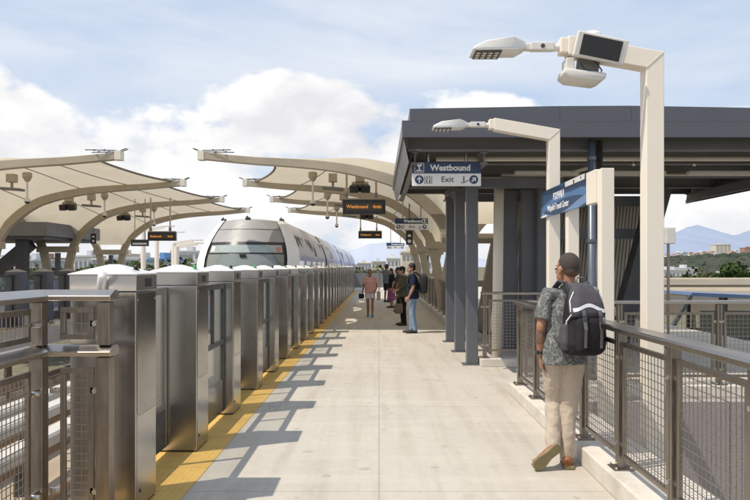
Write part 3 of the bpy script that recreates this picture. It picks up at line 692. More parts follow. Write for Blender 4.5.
# ------------------------------------------------------------------ hanging direction signs
def disc(mb, x, y, z, r, n=24): mb.add([(x+r*math.cos(2*math.pi*k/n), y, z+r*math.sin(2*math.pi*k/n)) for k in range(n)], [tuple(range(n))])
def arrow(mb, x, y, z, r, ang):
    m = Matrix.Rotation(ang, 2)
    def P(a, c): q = m @ Vector((a, c)); return (x+q.x, y, z+q.y)
    w_ = r*.15
    mb.add([P(-w_, -r*.66), P(w_, -r*.66), P(w_, r*.35), P(-w_, r*.35)], [(0,1,2,3)])
    for s in (-1, 1):
        mb.add([P(0, r*.70), P(0, r*.30), P(s*r*.42, -r*.10), P(s*r*.56, r*.10)], [(0,1,2,3)])
def hang_sign(label, x0, x1, y, z0, z1, ztop, first=True):
    t = thing('direction_sign', label, 'hanging sign', ((x0+x1)/2, y, z0), 'hanging direction signs over the platform')
    W = x1-x0; H = z1-z0; zs = z0+H*.52
    b = MB(); b.box(x0+.004, x1-.004, y+.004, y+.056, z0+.004, z1-.004); b.build('housing', M['dkgrey'], t)
    b = MB(); b.box(x0, x1, y, y+.06, zs+.001, z1); b.build('navy_band', M['navy'], t, .002)
    b = MB(); b.box(x0, x1, y, y+.06, z0, zs-.001); b.build('white_band', M['signwhite'], t, .002)
    text('lettering', 'Westbound', H*.345, M['signwhite'], t, face_cam(x0+W*.265, y-.0015, (zs+z1)/2-.004), 'LEFT', H*.012, 1.02 if first else 1.0)
    text('lettering', 'Exit', H*.33, M['dkgrey'], t, face_cam(x0+W*.42, y-.0015, (zs+z0)/2), 'LEFT', H*.003, 1.05)
    zc = (zs+z0)/2; r = H*.185
    for q, an in ((.105, 0), (.895, -R(45))):
        dk = MB(); disc(dk, x0+W*q, y-.002, zc, r); o = dk.build('arrow_disc', M['navy'], t)
        ar = MB(); arrow(ar, x0+W*q, y-.004, zc, r, an); ar.build('arrow', M['signwhite'], o)
    ic = MB()                                          # lift and escalator pictograms
    X = x0+W*.235; s = H*.32
    for (a, c, d, e) in ((-.5, -.44, -.5, .5), (.44, .5, -.5, .5), (-.44, .44, -.5, -.44), (-.44, .44, .10, .16)): ic.box(X+a*s, X+c*s, y-.004, y-.0025, zc+d*s, zc+e*s)
    for q in (-.2, .2):
        ic.box(X+(q-.08)*s, X+(q+.08)*s, y-.004, y-.0025, zc-.38*s, zc-.08*s); disc(ic, X+q*s, y-.004, zc+.0*s, .06*s, 8)
    ic.add([(X-.3*s, y-.004, zc+.24*s), (X-.04*s, y-.004, zc+.24*s), (X-.17*s, y-.004, zc+.46*s), (X+.3*s, y-.004, zc+.46*s), (X+.04*s, y-.004, zc+.46*s), (X+.17*s, y-.004, zc+.24*s)], [(0,1,2), (3,5,4)])
    X = x0+W*.765
    ic.bar((X-.5*s, y-.0035, zc-.42*s), (X-.1*s, y-.0035, zc-.42*s), .002, .09*s); ic.bar((X-.1*s, y-.0035, zc-.42*s), (X+.38*s, y-.0035, zc-.12*s), .002, .09*s); ic.bar((X+.38*s, y-.0035, zc-.12*s), (X+.55*s, y-.0035, zc-.12*s), .002, .09*s)
    ic.box(X-.22*s, X-.06*s, y-.004, y-.0025, zc-.30*s, zc+.22*s); disc(ic, X-.14*s, y-.004, zc+.36*s, .1*s, 10)
    ic.build('pictogram', M['dkgrey'], t)
    lg = MB(); X = x0+W*.105; s = H*.40; zl = (zs+z1)/2
    if not first: X = x0+W*.895
    for (a, c, d, e) in ((-.5, -.45, -.5, .5), (.45, .5, -.5, .5), (-.45, .45, -.5, -.45), (-.45, .45, .45, .5), (-.3, .3, .24, .36), (-.3, .3, -.36, -.24), (-.07, .07, -.24, .24)): lg.box(X+a*s, X+c*s, y-.003, y-.001, zl+d*s, zl+e*s)
    lg.add([(X-.3*s, y-.003, zl+.24*s), (X-.07*s, y-.003, zl+.06*s), (X-.07*s, y-.003, zl+.24*s)], [(0,1,2)]); lg.add([(X+.3*s, y-.003, zl+.24*s), (X+.07*s, y-.003, zl+.06*s), (X+.07*s, y-.003, zl+.24*s)], [(0,2,1)])
    lg.build('line_emblem', M['signwhite'], t)
    for q in (.235, .785):
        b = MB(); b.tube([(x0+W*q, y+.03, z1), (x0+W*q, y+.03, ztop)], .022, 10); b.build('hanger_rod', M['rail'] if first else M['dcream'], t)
    return t
hang_sign('large navy and white Westbound exit sign under the dark shelter edge', .50, 1.545, 10.6, 2.875, 3.235, 3.61)
hang_sign('smaller Westbound exit sign hanging from the cream canopy, middle of the three', .50, 1.54, 22.0, 2.80, 3.16, 4.1, False)
hang_sign('farthest tiny Westbound exit sign near the end of the platform', .43, 1.46, 40.5, 2.64, 3.0, 4.3, False)
def led_board(label, x0, x1, y, z0, z1, ztop, words):
    t = thing('departure_display', label, 'display board', ((x0+x1)/2, y, z0), 'black departure displays with amber letters')
    b = MB(); b.box(x0, x1, y, y+.16, z0, z1); b.build('case', M['black'], t, .012)
    b = MB(); b.box(x0+.09, x1-.09, y-.004, y-.001, z0+.09, z1-.09); b.build('screen', M['screen'], t)
    H = z1-z0
    text('lettering', words[0], H*.31, M['amber'], t, face_cam(x0+.10, y-.006, (z0+z1)/2), 'LEFT', .004, 1.0)
    text('lettering', words[1], H*.31, M['amber'], t, face_cam(x1-.10, y-.006, (z0+z1)/2), 'RIGHT', .004, 1.0)
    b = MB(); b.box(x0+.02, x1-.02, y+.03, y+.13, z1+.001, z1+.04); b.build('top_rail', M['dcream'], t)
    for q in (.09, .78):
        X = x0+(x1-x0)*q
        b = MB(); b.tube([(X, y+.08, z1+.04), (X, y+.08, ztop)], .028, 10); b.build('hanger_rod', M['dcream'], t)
        b = MB(); b.box(X-.04, X+.04, y+.04, y+.12, z1+.04, z1+.18); b.build('bracket', M['beam'], t)
    return t
M['screen'] = mat('led_screen', (.06, .045, .03), .4, 0, .1, 40)
led_board('nearer black departure display with amber letters on the train side of the near platform', -.95, .17, 18.3, 3.02, 3.40, 4.25, ('Westbound', '4min'))
led_board('farther small black departure display on the near platform', -1.0, .14, 34, 3.0, 3.34, 4.25, ('Westbound', '4min'))
led_board('black departure display hanging over the opposite platform beside the train nose', -8.6, -7.55, 26, 2.60, 2.92, 4.2, ('Eastbound', '2min'))

# ------------------------------------------------------------------ tensile canopies
RIB0 = [(0,4.37,.17),(1.2,4.26,.18),(2.2,4.20,.20),(3.0,4.13,.22),(3.7,4.02,.24),(4.35,3.86,.26),(4.8,3.69,.27),(5.3,3.36,.28),(5.75,2.94,.28),(6.0,2.5,.28),(6.14,2.0,.28),(6.25,1.4,.29),(6.36,.7,.30),(6.46,0,.31)]
RIB = []
for i_ in range(len(RIB0)-1):                       # smooth curve through the points
    p0_, p1_, p2_, p3_ = RIB0[max(0, i_-1)], RIB0[i_], RIB0[i_+1], RIB0[min(len(RIB0)-1, i_+2)]
    for k_ in range(4):
        q_ = k_/4; RIB.append(tuple(.5*(2*b_+(c_-a_)*q_+(2*a_-5*b_+4*c_-d_)*q_**2+(3*b_-a_-3*c_+d_)*q_**3) for a_, b_, c_, d_ in zip(p0_, p1_, p2_, p3_)))
RIB.append(RIB0[-1])
def zr(u):
    for (a, za, _), (c, zc, __) in zip(RIB[:-1], RIB[1:]):
        if u <= c: f = (u-a)/(c-a); return za+(zc-za)*f
    return 0
RY = [17.3+5.67*k for k in range(4)]
U0 = 6.66; OUT = .72
def canopy(name_label, X0, sx, zoff=0.):
    t = thing('canopy', name_label, 'canopy', (X0+sx*U0, RY[0], 0))
    zz = lambda z: z
    for y in RY:
        for side in (0, 1):
            pts = []
            for (u, z, th) in RIB:
                uu = u if side == 0 else 2*U0-u*1.0 if u > 5.6 else U0+(U0-5.6)+(5.6-u)*OUT
                pts.append((X0+sx*uu, y, z, th))
            b = MB(); n = len(pts); vs = []
            for i, (x, yy, z, th) in enumerate(pts):
                a = Vector((pts[max(0, i-1)][0], 0, pts[max(0, i-1)][2])); c = Vector((pts[min(n-1, i+1)][0], 0, pts[min(n-1, i+1)][2]))
                d = (c-a).normalized(); nr = Vector((-d.z, 0, d.x))
                if nr.z < 0: nr = -nr
                if sx*d.x*(1 if side == 0 else -1) < .3 and nr.x*sx*(1 if side == 0 else -1) < 0: nr = -nr
                w2 = .11
                for e, f in ((-.5, -w2), (-.5, w2), (.5, w2), (.5, -w2)):
                    q = Vector((x, 0, z))+nr*th*e; vs.append((q.x, yy+f, q.z))
            fs = [(i*4+j, i*4+(j+1) % 4, (i+1)*4+(j+1) % 4, (i+1)*4+j) for i in range(n-1) for j in range(4)]+[(3,2,1,0), tuple((n-1)*4+j for j in range(4))]
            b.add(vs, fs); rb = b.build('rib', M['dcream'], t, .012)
            md = rb.modifiers.new('sub', 'SUBSURF') if False else None
            tx = pts[0][0]; sg = sx if side == 0 else -sx
            b = MB(); b.box(min(tx-sg*.14, tx+sg*.02), max(tx-sg*.14, tx+sg*.02), y-.12, y+.12, 4.27, 4.50); b.build('tip_plate', M['cream2'], rb, .008)
            b = MB()
            for k in (0, 1):
                b.tube([(tx-sg*.1, y-.06+.12*k, 4.50), (tx-sg*.26, y-.06+.12*k, 4.56)], .013, 6); b.tube([(tx-sg*.05, y+(.1 if k else -.1), 4.50), (tx+sg*.7, y+(.2 if k else -.2), 4.50)], .012, 6)
                for q in (.25, .5): b.ball((tx+sg*q, y+(.14 if k else -.14), 4.505), (.035, .022, .022), 8, 5)
            b.build('cable_clamp', M['dkgrey'], rb)
        b = MB(); b.box(min(X0+sx*5.85, X0+sx*7.47), max(X0+sx*5.85, X0+sx*7.47), y-.16, y+.16, 2.22, 2.46); b.build('cross_beam', M['dcream'], t, .01)
        b = MB(); b.box(X0+sx*U0-.42, X0+sx*U0+.42, y-.1, y+.1, 1.15, 1.3); b.build('cross_beam', M['dcream'], t, .01)
        b = MB(); b.box(X0+sx*U0-.1, X0+sx*U0+.1, y-.06, y+.06, .06, 2.2); b.box(X0+sx*U0-.4, X0+sx*U0+.4, y-.3, y+.3, 0, .06); b.build('column', M['grey'], t, .01)
    nu, nv = 56, 16
    for y0, y1 in zip(RY[:-1], RY[1:]):
        def surf(s, v, dz=0):
            sc_ = math.sin(math.pi*v)
            ua = .25+1.05*sc_; ub = 2*U0-(.25+1.05*sc_)
            q = ua+(ub-ua)*s
            if q <= U0: u = q
            else: u = 2*U0-q
            x = q if q <= U0+(U0-5.6) else U0+(U0-5.6)+(q-U0-(U0-5.6))*OUT
            zb = max(zr(min(u, 6.2)), 2.55)+.09
            if q > ua and u > 6.0: zb = max(zb, 2.7)
            wm = .52*max(0, min(1, (u-3.6)/2.9))**1.3; wv = wm+(1-wm)*abs(2*v-1)**2.0
            hi = 4.42+.075*min(u, 3.6)
            zf = zb*wv+hi*(1-wv)
            edge = max(0, 1-(u-(.25+1.05*sc_))/1.6)
            zf += .07*edge*sc_
            return (X0+sx*x, y0+(y1-y0)*v, zf+dz)
        b = MB(); b.grid(lambda s, v: surf(s, v), nu, nv); mb = b.build('membrane', M['fabric'], t, 0, True)
        b = MB()
        for s in (.115, .235, .36, .64, .765, .885):
            pv = [surf(s+.035*math.sin(math.pi*(k/16))*(1 if s < .5 else -1), k/16, -.012) for k in range(17)]; b.tube(pv, .013, 5, (1,0,0))
        for s0_ in (0, 1):
            pv = [surf(s0_, k/16) for k in range(17)]; b.tube(pv, .035, 6, (1,0,0))
        b.build('seam', M['seam'], mb)
    return t
M['cream2'] = mat('rib_tip_paint', (.74, .68, .58), .45, 0, .04, 3)
canopy('cream tensile fabric canopy on arched ribs over the near platform, right of the train', -4.32, 1)
canopy('cream tensile fabric canopy on arched ribs over the opposite platform, left of the train', -6.48, -1)
# things hung under the canopies
def pendant(x, y, ztop, zbot, label):
    t = thing('dome_camera', label, 'dome camera', (x, y, ztop), 'dome cameras on drop rods under the canopies')
    b = MB(); b.lathe([(.10, 0), (.13, -.02), (.13, -.14), (.06, -.26), (.035, -.27)], (x, y, ztop), 14); b.build('mount', M['dcream'], t)
    b = MB(); b.tube([(x, y, ztop-.27), (x, y, zbot+.12)], .03, 10); b.build('rod', M['offwhite'], t)
    b = MB(); b.lathe([(.05, .16), (.085, .1), (.085, .05), (.02, .045)], (x, y, zbot), 12); k = b.build('housing', M['offwhite'], t)
    b = MB(); b.ball((x, y, zbot+.05), (.075, .075, .07), 12, 8); b.build('dome', M['dkgrey'], k, smooth=True)
def floodlight(x, y, ztop, label):
    t = thing('floodlight', label, 'floodlight', (x, y, ztop), 'flat floodlights under the canopies')
    b = MB(); b.box(x-.12, x+.12, y-.12, y+.12, ztop-.24, ztop); b.build('mount', M['dcream'], t, .01)
    b = MB(); b.tube([(x, y, ztop-.24), (x, y, ztop-.40)], .04, 10); b.build('stem', M['dcream'], t)
    b = MB(); b.obox((x, y, ztop-.44), (.62, .34, .07), Euler((0, R(4), 0)).to_matrix()); b.build('lamp', M['beam'], t, .015)
def speakers(x, y, ztop, label):
    t = thing('loudspeaker', label, 'loudspeaker', (x, y, ztop), 'twin black loudspeakers under the canopies')
    b = MB(); b.box(x-.13, x+.13, y-.12, y+.12, ztop-.26, ztop); b.box(x-.24, x+.24, y-.03, y+.03, ztop-.34, ztop-.26); b.build('mount', M['dcream'], t, .008)
    for s in (-1, 1):
        b = MB(); b.obox((x+s*.15, y-.05, ztop-.46), (.26, .3, .22), Euler((R(14), 0, R(10*s))).to_matrix()); c = b.build('cabinet', M['dkgrey'], t, .02)
        b = MB(); b.obox((x+s*.15, y-.22, ztop-.49), (.2, .012, .16), Euler((R(14), 0, R(10*s))).to_matrix()); b.build('grille', M['grille'], c)
BN = ['first', 'second', 'third']
for k in range(3):
    ym = RY[k]+2.8
    pendant(-1.9, ym, 4.36, 3.40, 'dome camera on a drop rod under the near canopy, %s bay from the camera' % BN[k])
    floodlight(-1.35, ym+.4, 4.36, 'flat floodlight under the near canopy, %s bay from the camera' % BN[k])
    speakers(-.55, ym+.2, 4.36, 'twin black loudspeakers above the near platform, %s bay from the camera' % BN[k])
    pendant(-10.1, ym, 4.35, 3.46, 'dome camera on a drop rod under the opposite canopy, %s bay from the camera' % BN[k])
    floodlight(-10.75, ym+.4, 4.35, 'flat floodlight under the opposite canopy, %s bay from the camera' % BN[k])
    speakers(-11.5, ym+.2, 4.30, 'twin black loudspeakers above the opposite platform, %s bay from the camera' % BN[k])
for (x, y, z0, z1, zt, lab) in ((-12.0, 29.4, 2.60, 3.02, 3.9, 'small black pictogram sign hanging under the opposite canopy'), (.98, 22.6, 2.35, 2.80, 4.0, 'small black pictogram sign below the middle Westbound sign')):
    t = thing('pictogram_sign', lab, 'hanging sign', (x, y, z0))
    b = MB(); b.box(x-.11, x+.11, y, y+.05, z0, z1); b.build('board', M['black'], t, .01)
    b = MB(); disc(b, x, y-.002, z0+.11, .06, 14); b.box(x-.05, x+.05, y-.003, y-.001, z0+.25, z0+.33); b.build('pictogram', M['signwhite'], t)
    b = MB(); b.tube([(x, y+.02, z1), (x, y+.02, zt)], .02, 8); b.build('hanger_rod', M['grey'], t)
t = thing('direction_sign', 'dark narrow sign hanging left of the opposite departure display', 'hanging sign', (-9.35, 27.5, 2.5))
b = MB(); b.box(-9.75, -9.05, 27.5, 27.55, 2.44, 2.70); b.build('board', M['dkgrey'], t, .006)
b = MB(); b.box(-9.68, -9.12, 27.496, 27.499, 2.50, 2.57); b.build('white_band', M['signwhite'], t)
for x in (-9.6, -9.2):
    b = MB(); b.tube([(x, 27.52, 2.7), (x, 27.52, 4.3)], .018, 8); b.build('hanger_rod', M['dcream'], t)
# opposite platform: dark stair shelter and cream street lamps
t = thing('pavilion', 'dark flat roofed stair shelter on the opposite platform at the left edge', 'shelter', (-14, 27, 0))
b = MB(); b.box(-18, -12.35, 26, 31, 2.78, 3.30); b.build('fascia', M['beam'], t, .01)
b = MB(); b.box(-17.9, -12.5, 26.1, 30.9, 2.66, 2.78); b.build('soffit', M['dkgrey'], t)
for x in (-13.6, -16.2):
    b = MB(); b.box(x-.17, x+.17, 26.5, 26.9, 0, 2.7); b.build('column', M['black'], t)
b = MB(); b.bar((-13.9, 28, 2.6), (-17.5, 28, -.4), .3, .5); b.build('stair_edge', M['dkgrey'], t)
for i, (x, y, hh) in enumerate(((-13.8, 41, 4.7), (-14.6, 46, 4.6), (-12.9, 44, 4.0), (-11.7, 40.5, 3.7))):
    t = thing('far_lamp', 'cream street lamp far behind the opposite gates, %s from the left' % ('second first third fourth'.split()[i]), 'lamp post', (x, y, -4), 'cream lamps beyond the opposite platform')
    b = MB(); b.tube([(x, y, -4), (x, y, hh-.9)], .15, 10); b.build('pole', M['cream'], t)
    b = MB(); b.bar((x, y, hh-.95), (x+1.2, y, hh-.75), .16, .18); b.build('arm', M['cream'], t)
    b = MB(); b.obox((x+1.5, y, hh-.70), (.6, .26, .1)); b.build('lamp_head', M['white'], t, .02)

# ------------------------------------------------------------------ train
TXC, TW, TY = -3.44, 1.33, 17.3
M['trainwhite'] = mat('train_white_paint', (.78, .77, .76), .22, 0, .03, 2, (1,1,1), 0, 40, .05, coat=.5)
M['trainroof'] = mat('train_roof_grey', (.33, .325, .32), .5, 0, .08, 2, (.6, 2, 1), 0, 40, .08, (.30, .285, .27), .8)
M['trainglass'] = mat('dark_windscreen', (.19, .22, .205), .06, 0, .1, 2, coat=1.)
M['pillarwhite'] = mat('pillar_white_paint', (.86, .86, .85), .3, 0, .02, 2)
M['trainframe'] = mat('windscreen_frame', (.03, .03, .033), .3)
def wrap():
    m = bpy.data.materials.new('train_side_wrap'); nt, N, L = nodes_of(m)
    p = N.new('ShaderNodeBsdfPrincipled'); tc = N.new('ShaderNodeTexCoord'); sx = N.new('ShaderNodeSeparateXYZ'); L.new(tc.outputs['Object'], sx.inputs[0])
    mp = N.new('ShaderNodeMapping'); mp.inputs['Scale'].default_value = (0, 1, 1); L.new(tc.outputs['Object'], mp.inputs[0])
    n_ = noise(N, L, mp.outputs[0], .5, 3, .5, 1.5)
    zw = math_(N, L, 'SUBTRACT', sx.outputs[2], 1.1)
    z_ = math_(N, L, 'ADD', zw, math_(N, L, 'MULTIPLY', math_(N, L, 'SUBTRACT', n_, .5), .25))
    c = ramp(N, L, math_(N, L, 'MULTIPLY', z_, .3), [(.45, (.26, .32, .58)), (.575, (.36, .42, .66)), (.60, (.62, .65, .78)), (.80, (.72, .73, .80))])
    fg = N.new('ShaderNodeTexVoronoi'); fg.inputs['Scale'].default_value = .8
    mp2 = N.new('ShaderNodeMapping'); mp2.inputs['Scale'].default_value = (0, 1, 1.2); mp2.inputs['Location'].default_value = (0, 0, .45); L.new(tc.outputs['Object'], mp2.inputs[0]); L.new(mp2.outputs[0], fg.inputs['Vector'])
    n3 = noise(N, L, mp.outputs[0], 4, 5, .6)
    band = math_(N, L, 'MULTIPLY', math_(N, L, 'GREATER_THAN', zw, 1.98), math_(N, L, 'LESS_THAN', zw, 2.5))
    fig = math_(N, L, 'LESS_THAN', math_(N, L, 'ADD', fg.outputs['Distance'], math_(N, L, 'MULTIPLY', math_(N, L, 'SUBTRACT', n3, .5), .9)), .36)
    c = mixc(N, L, math_(N, L, 'MULTIPLY', fig, band), c, (.03, .035, .06))
    L.new(c, p.inputs['Base Color']); p.inputs['Roughness'].default_value = .5; p.inputs['Specular IOR Level'].default_value = .25
    out(N, L, p.outputs[0]); return m
M['wrap'] = wrap()
def hw(z):                                   # half width of the body at height z
    if z < 1.7: return TW
    f = min(1, (z-1.7)/1.17); return TW-.48*f**2.0
def nose(s, z, o=0.):
    lean = 0 if z < .7 else .30*(z-.7)**1.55
    return (TXC+s*(hw(z)+o), TY+lean+.85*abs(s)**2.4-o, z)
train = thing('train', 'white and grey driverless train with blue patterned sides standing beside the gates', 'train', (TXC, TY, -1.1))
def npatch(name, s0, s1, z0, z1, m, o=0., nu=14, nv=14, z0f=None, z1f=None, parent=None):
    b = MB(); b.grid(lambda u, v: nose(s0+(s1-s0)*u, (z0+(z1-z0)*v), o), nu, nv); return b.build(name, m, parent or train, 0, True)
npatch('nose_panel', -.80, .80, -.75, .55, M['trainwhite'])
for s in (-1, 1): npatch('pillar', min(s, s*.79), max(s, s*.79), -.75, 2.88, M['pillarwhite'], .03)
ws = npatch('windscreen_frame', -.80, .80, .55, 2.28, M['trainframe'], .0)
npatch('windscreen', -.74, .74, .62, 1.96, M['trainglass'], .012, parent=ws)
M['destglass'] = mat('destination_glass', (.34, .39, .38), .10, 0, .1, 3, coat=1.)
npatch('destination_panel', -.72, .72, 2.0, 2.20, M['destglass'], .014, parent=ws)
M['sticker'] = mat('orange_sticker', (.62, .20, .10), .4); 
npatch('sticker', .62, .69, 2.03, 2.15, M['sticker'], .018, 3, 3, parent=ws); npatch('sticker', -.70, -.61, 2.03, 2.17, M['offwhite'], .018, 3, 3, parent=ws)
b = MB(); x_, y_, z_ = nose(0, 1.93); b.obox((x_, y_-.05, z_), (.16, .06, .07)); b.build('sensor', M['black'], ws, .01)
npatch('hood', -.80, .80, 2.28, 2.86, M['trainroof'])
pt = nose(-.8, 2.45); 
b = MB()
for k in range(9): 
    pass
b.tube([nose(-.78+1.56*k/12, 2.62, .006) for k in range(13)], .008, 5, (0,0,1)); b.build('hood_seam', M['beam'], train)
for s in (-.92, 0, .92):
    x_, y_, z_ = nose(s, 2.86); b = MB(); b.obox((x_, y_+.10, z_+.05), (.12, .16, .06)); b.obox((x_-.02, y_+.10, z_+.095), (.04, .09, .05)); b.build('roof_sensor', M['dkgrey'], train, .015)
for s in (-.35, .35):                      # wipers parked low on the glass
    b = MB(); b.tube([nose(s+q*.09, .75+q*.20, .03) for q in range(5)], .012, 5); b.build('wiper', M['black'], ws)
for s in (-.5, .5):
    b = MB(); x_, y_, z_ = nose(s, .30); b.tube([(x_, y_+.02, z_), (x_, y_-.03, z_)], .09, 14, (0,0,1)); b.build('headlight', M['signwhite'], train)
CL_ = 10.6
zs_ = [-.75, .3, 1.2, 1.7, 1.95, 2.2, 2.4, 2.58, 2.72, 2.82, 2.87]
for c in range(4):
    y0 = TY+ (0.85 if c == 0 else 0)+c*(CL_+.55); y1 = TY+c*(CL_+.55)+CL_
    def ylow(z): return nose(1, z)[1] if c == 0 else y0
    b = MB()
    for s in (-1, 1):
        vs = []
        for z in zs_: vs += [(TXC+s*hw(z), ylow(z), z), (TXC+s*hw(z), y1, z)]
        b.add(vs, [(2*i, 2*i+1, 2*i+3, 2*i+2) for i in range(len(zs_)-1)])
    car = b.build('car_body', M['wrap'], train, 0, True)
    b = MB(); n = 20; rows = []
    for yo, cr in ((0, 0), (.12, .028), (.4, .055), (.9, .07), (None, .07)):
        row = []
        for k in range(n+1):
            a = -1+2*k/n; q = nose(a, 2.855) if c == 0 else (TXC+a*hw(2.87), y0, 2.87)
            row.append((TXC+a*hw(2.87), y1 if yo is None else q[1]+yo, 2.862+cr*(1-a*a)) if (yo or yo is None) else (q[0], q[1], q[2]-.001))
        rows.append(row)
    b.add([p for r_ in rows for p in r_], [(r_*(n+1)+i, r_*(n+1)+i+1, (r_+1)*(n+1)+i+1, (r_+1)*(n+1)+i) for r_ in range(4) for i in range(n)]); b.build('roof', M['trainroof'], car, 0, True)
    b = MB(); b.add([(TXC-TW, y1, -.75), (TXC+TW, y1, -.75), (TXC+TW, y1, 1.7), (TXC+hw(2.4), y1, 2.4), (TXC+hw(2.87), y1, 2.87), (TXC-hw(2.87), y1, 2.87), (TXC-hw(2.4), y1, 2.4), (TXC-TW, y1, 1.7)], [tuple(range(8))]); b.build('end_wall', M['trainroof'], car)
    for k in range(5):
        ya = TY+c*(CL_+.55)+1.15+k*1.85
        for s in (-1, 1):
            b = MB(); b.grid(lambda u, v: (TXC+s*(hw(1.05+.75*v)+.006), ya+1.3*u, 1.05+.75*v), 1, 6); b.build('side_window', M['trainglass'], car, 0, True)
    if c < 3:
        b = MB(); b.box(TXC-1.16, TXC+1.16, y1+.01, y1+.54, -.6, 1.8)
        b.prism([(-1.12, 1.8), (1.12, 1.8), (.98, 2.3), (.74, 2.78), (-.74, 2.78), (-.98, 2.3)], lambda a, q, t_: (TXC+a, y1+.01+.53*t_, q)); b.build('gangway', M['rubber'], train)
for k in range(8):
    y_ = TY+2.2+(k//2)*(CL_+.55)+(k % 2)*6.2
    b = MB(); b.box(TXC-.85, TXC+.85, y_-1.1, y_+1.1, -.95, -.76); bg_ = b.build('bogie', M['dkgrey'], train)
    b = MB()
    for s in (-.72, .72):
        for q in (-.8, .8): b.tube([(TXC+s-.06, y_+q, -.75), (TXC+s+.06, y_+q, -.75)], .35, 18, (0,0,1))
    b.build('wheel', M['railsteel'], bg_)
# ------------------------------------------------------------------ ground, road, far scenery
def land(name, cols, s1, s2, rough=.9):
    m = bpy.data.materials.new(name); nt, N, L = nodes_of(m); p = N.new('ShaderNodeBsdfPrincipled'); v = coords(N, L, (1,1,1), False)
    c = ramp(N, L, noise(N, L, v, s1, 8, .6), [(.3, cols[0]), (.5, cols[1]), (.7, cols[2])])
    c = mixc(N, L, .35, c, ramp(N, L, noise(N, L, v, s2, 6, .7), [(.35, cols[0]), (.65, cols[2])]))
    L.new(c, p.inputs['Base Color']); p.inputs['Roughness'].default_value = rough; p.inputs['Specular IOR Level'].default_value = .15
    out(N, L, p.outputs[0]); return m
M['ground'] = land('dry_ground', ((.06, .075, .035), (.14, .13, .085), (.26, .22, .16)), .04, .6)
M['asphalt'] = mat('purple_grey_asphalt', (.165, .14, .15), .85, 0, .10, .5, (1,1,1), .3, 60, .05, (.125, .11, .11), .25)
M['paint'] = mat('road_paint', (.66, .64, .58), .7, 0, .1, 3)
GZ = -10.0
b = MB(); b.box(-20000, 20000, -300, 30000, GZ-1, GZ); structure(b.build('ground', M['ground']))
b = MB(); b.box(4, 90, 4, 58, GZ, GZ+.02); structure(b.build('road', M['asphalt']))
b = MB()
for y in (22, 40): b.box(4, 90, y, y+.15, GZ+.02, GZ+.024)
for k in range(14): b.box(6+k*6, 9+k*6, 31, 31.15, GZ+.02, GZ+.024)
for k in range(20): b.box(6+k*2.7, 6.12+k*2.7, 46, 51, GZ+.02, GZ+.024)
structure(b.build('road_marking', M['paint']))
b = MB(); b.box(4, 90, 58, 58.3, GZ, GZ+.15); b.box(4, 90, 58.3, 61, GZ, GZ+.13); structure(b.build('pavement', M['concrete_edge']))
# viaducts
M['viaduct'] = mat('viaduct_concrete', (.60, .53, .42), .85, 0, .10, .3, (.3,1,3), 0, 20, .05, (.36, .31, .24), .5)
def viaduct(y, zt, zb, x0, x1, label):
    t = thing('viaduct', label, 'viaduct', (x0, y, GZ))
    b = MB(); b.prism([(y, zt), (y+.25, zt), (y+.25, zt-.8), (y+8, zt-.8), (y+8, zt), (y+8.25, zt), (y+8.25, zb+.5), (y+6, zb), (y+5.5, zb-1.2), (y+2.7, zb-1.2), (y+2.2, zb), (y, zb+.5)], lambda a, c, q: (x0+(x1-x0)*q, a, c)); b.build('deck', M['viaduct'], t)
    b = MB(); b.box(x0, x1, y-.06, y, zt-.62, zt-.56); b.build('parapet_joint', M['beam'], t)
    for k in range(int((x1-x0)/26)):
        b = MB(); x = x0+8+k*26; b.tube([(x, y+4.1, GZ), (x, y+4.1, zb-1.2)], 1.0, 14); b.build('pier', M['viaduct'], t)
viaduct(70, .35, -.75, 15, 190, 'long pale concrete viaduct crossing behind the mesh fence, the upper one')
viaduct(56, -.30, -1.1, 15, 160, 'lower pale concrete viaduct just in front of the upper one')
# covered stair with blue roof
M['blueroof'] = mat('blue_metal_roof', (.075, .125, .235), .35, .2, .08, 1.5)
M['window0'] = mat('smoked_glazing', (.035, .04, .045), .2, 0, .1, 2)
t = thing('covered_stair', 'dark framed covered stair with a blue roof beyond the fence', 'covered stair', (15, 30, GZ))
b = MB(); b.prism([(12.9, .44), (13.0, .56), (21, .20), (21, .08), (13.1, .40)], lambda a, c, q: (a, 29.0+3.4*q, c)); b.build('roof', M['blueroof'], t)
b = MB()
for y in (29.1, 32.2):
    b.bar((12.95, y, .42), (11.2, y, -2.6), .14, .2, up=(0,1,0)); b.bar((11.2, y, -2.6), (10.6, y, GZ), .14, .2, up=(0,1,0))
    for k in range(5): b.box(14.2+k*1.7, 14.34+k*1.7, y, y+.14, GZ, .36-.06*k)
    b.bar((12.2, y, -1.2), (21, y, -1.4), .1, .14)
b.build('frame', M['dkgrey'], t)
b = MB(); b.box(13.1, 21, 29.15, 29.18, -1.2, .05); b.build('glazing', M['glass'], t)
b = MB(); b.box(13.4, 21, 29.2, 29.24, -1.25, -.2); b.build('dark_glazing', M['window0'], t)
b = MB(); b.box(12.4, 21, 31, 31.2, -9.9, -1.4); b.build('back_wall', M['beam'], t)
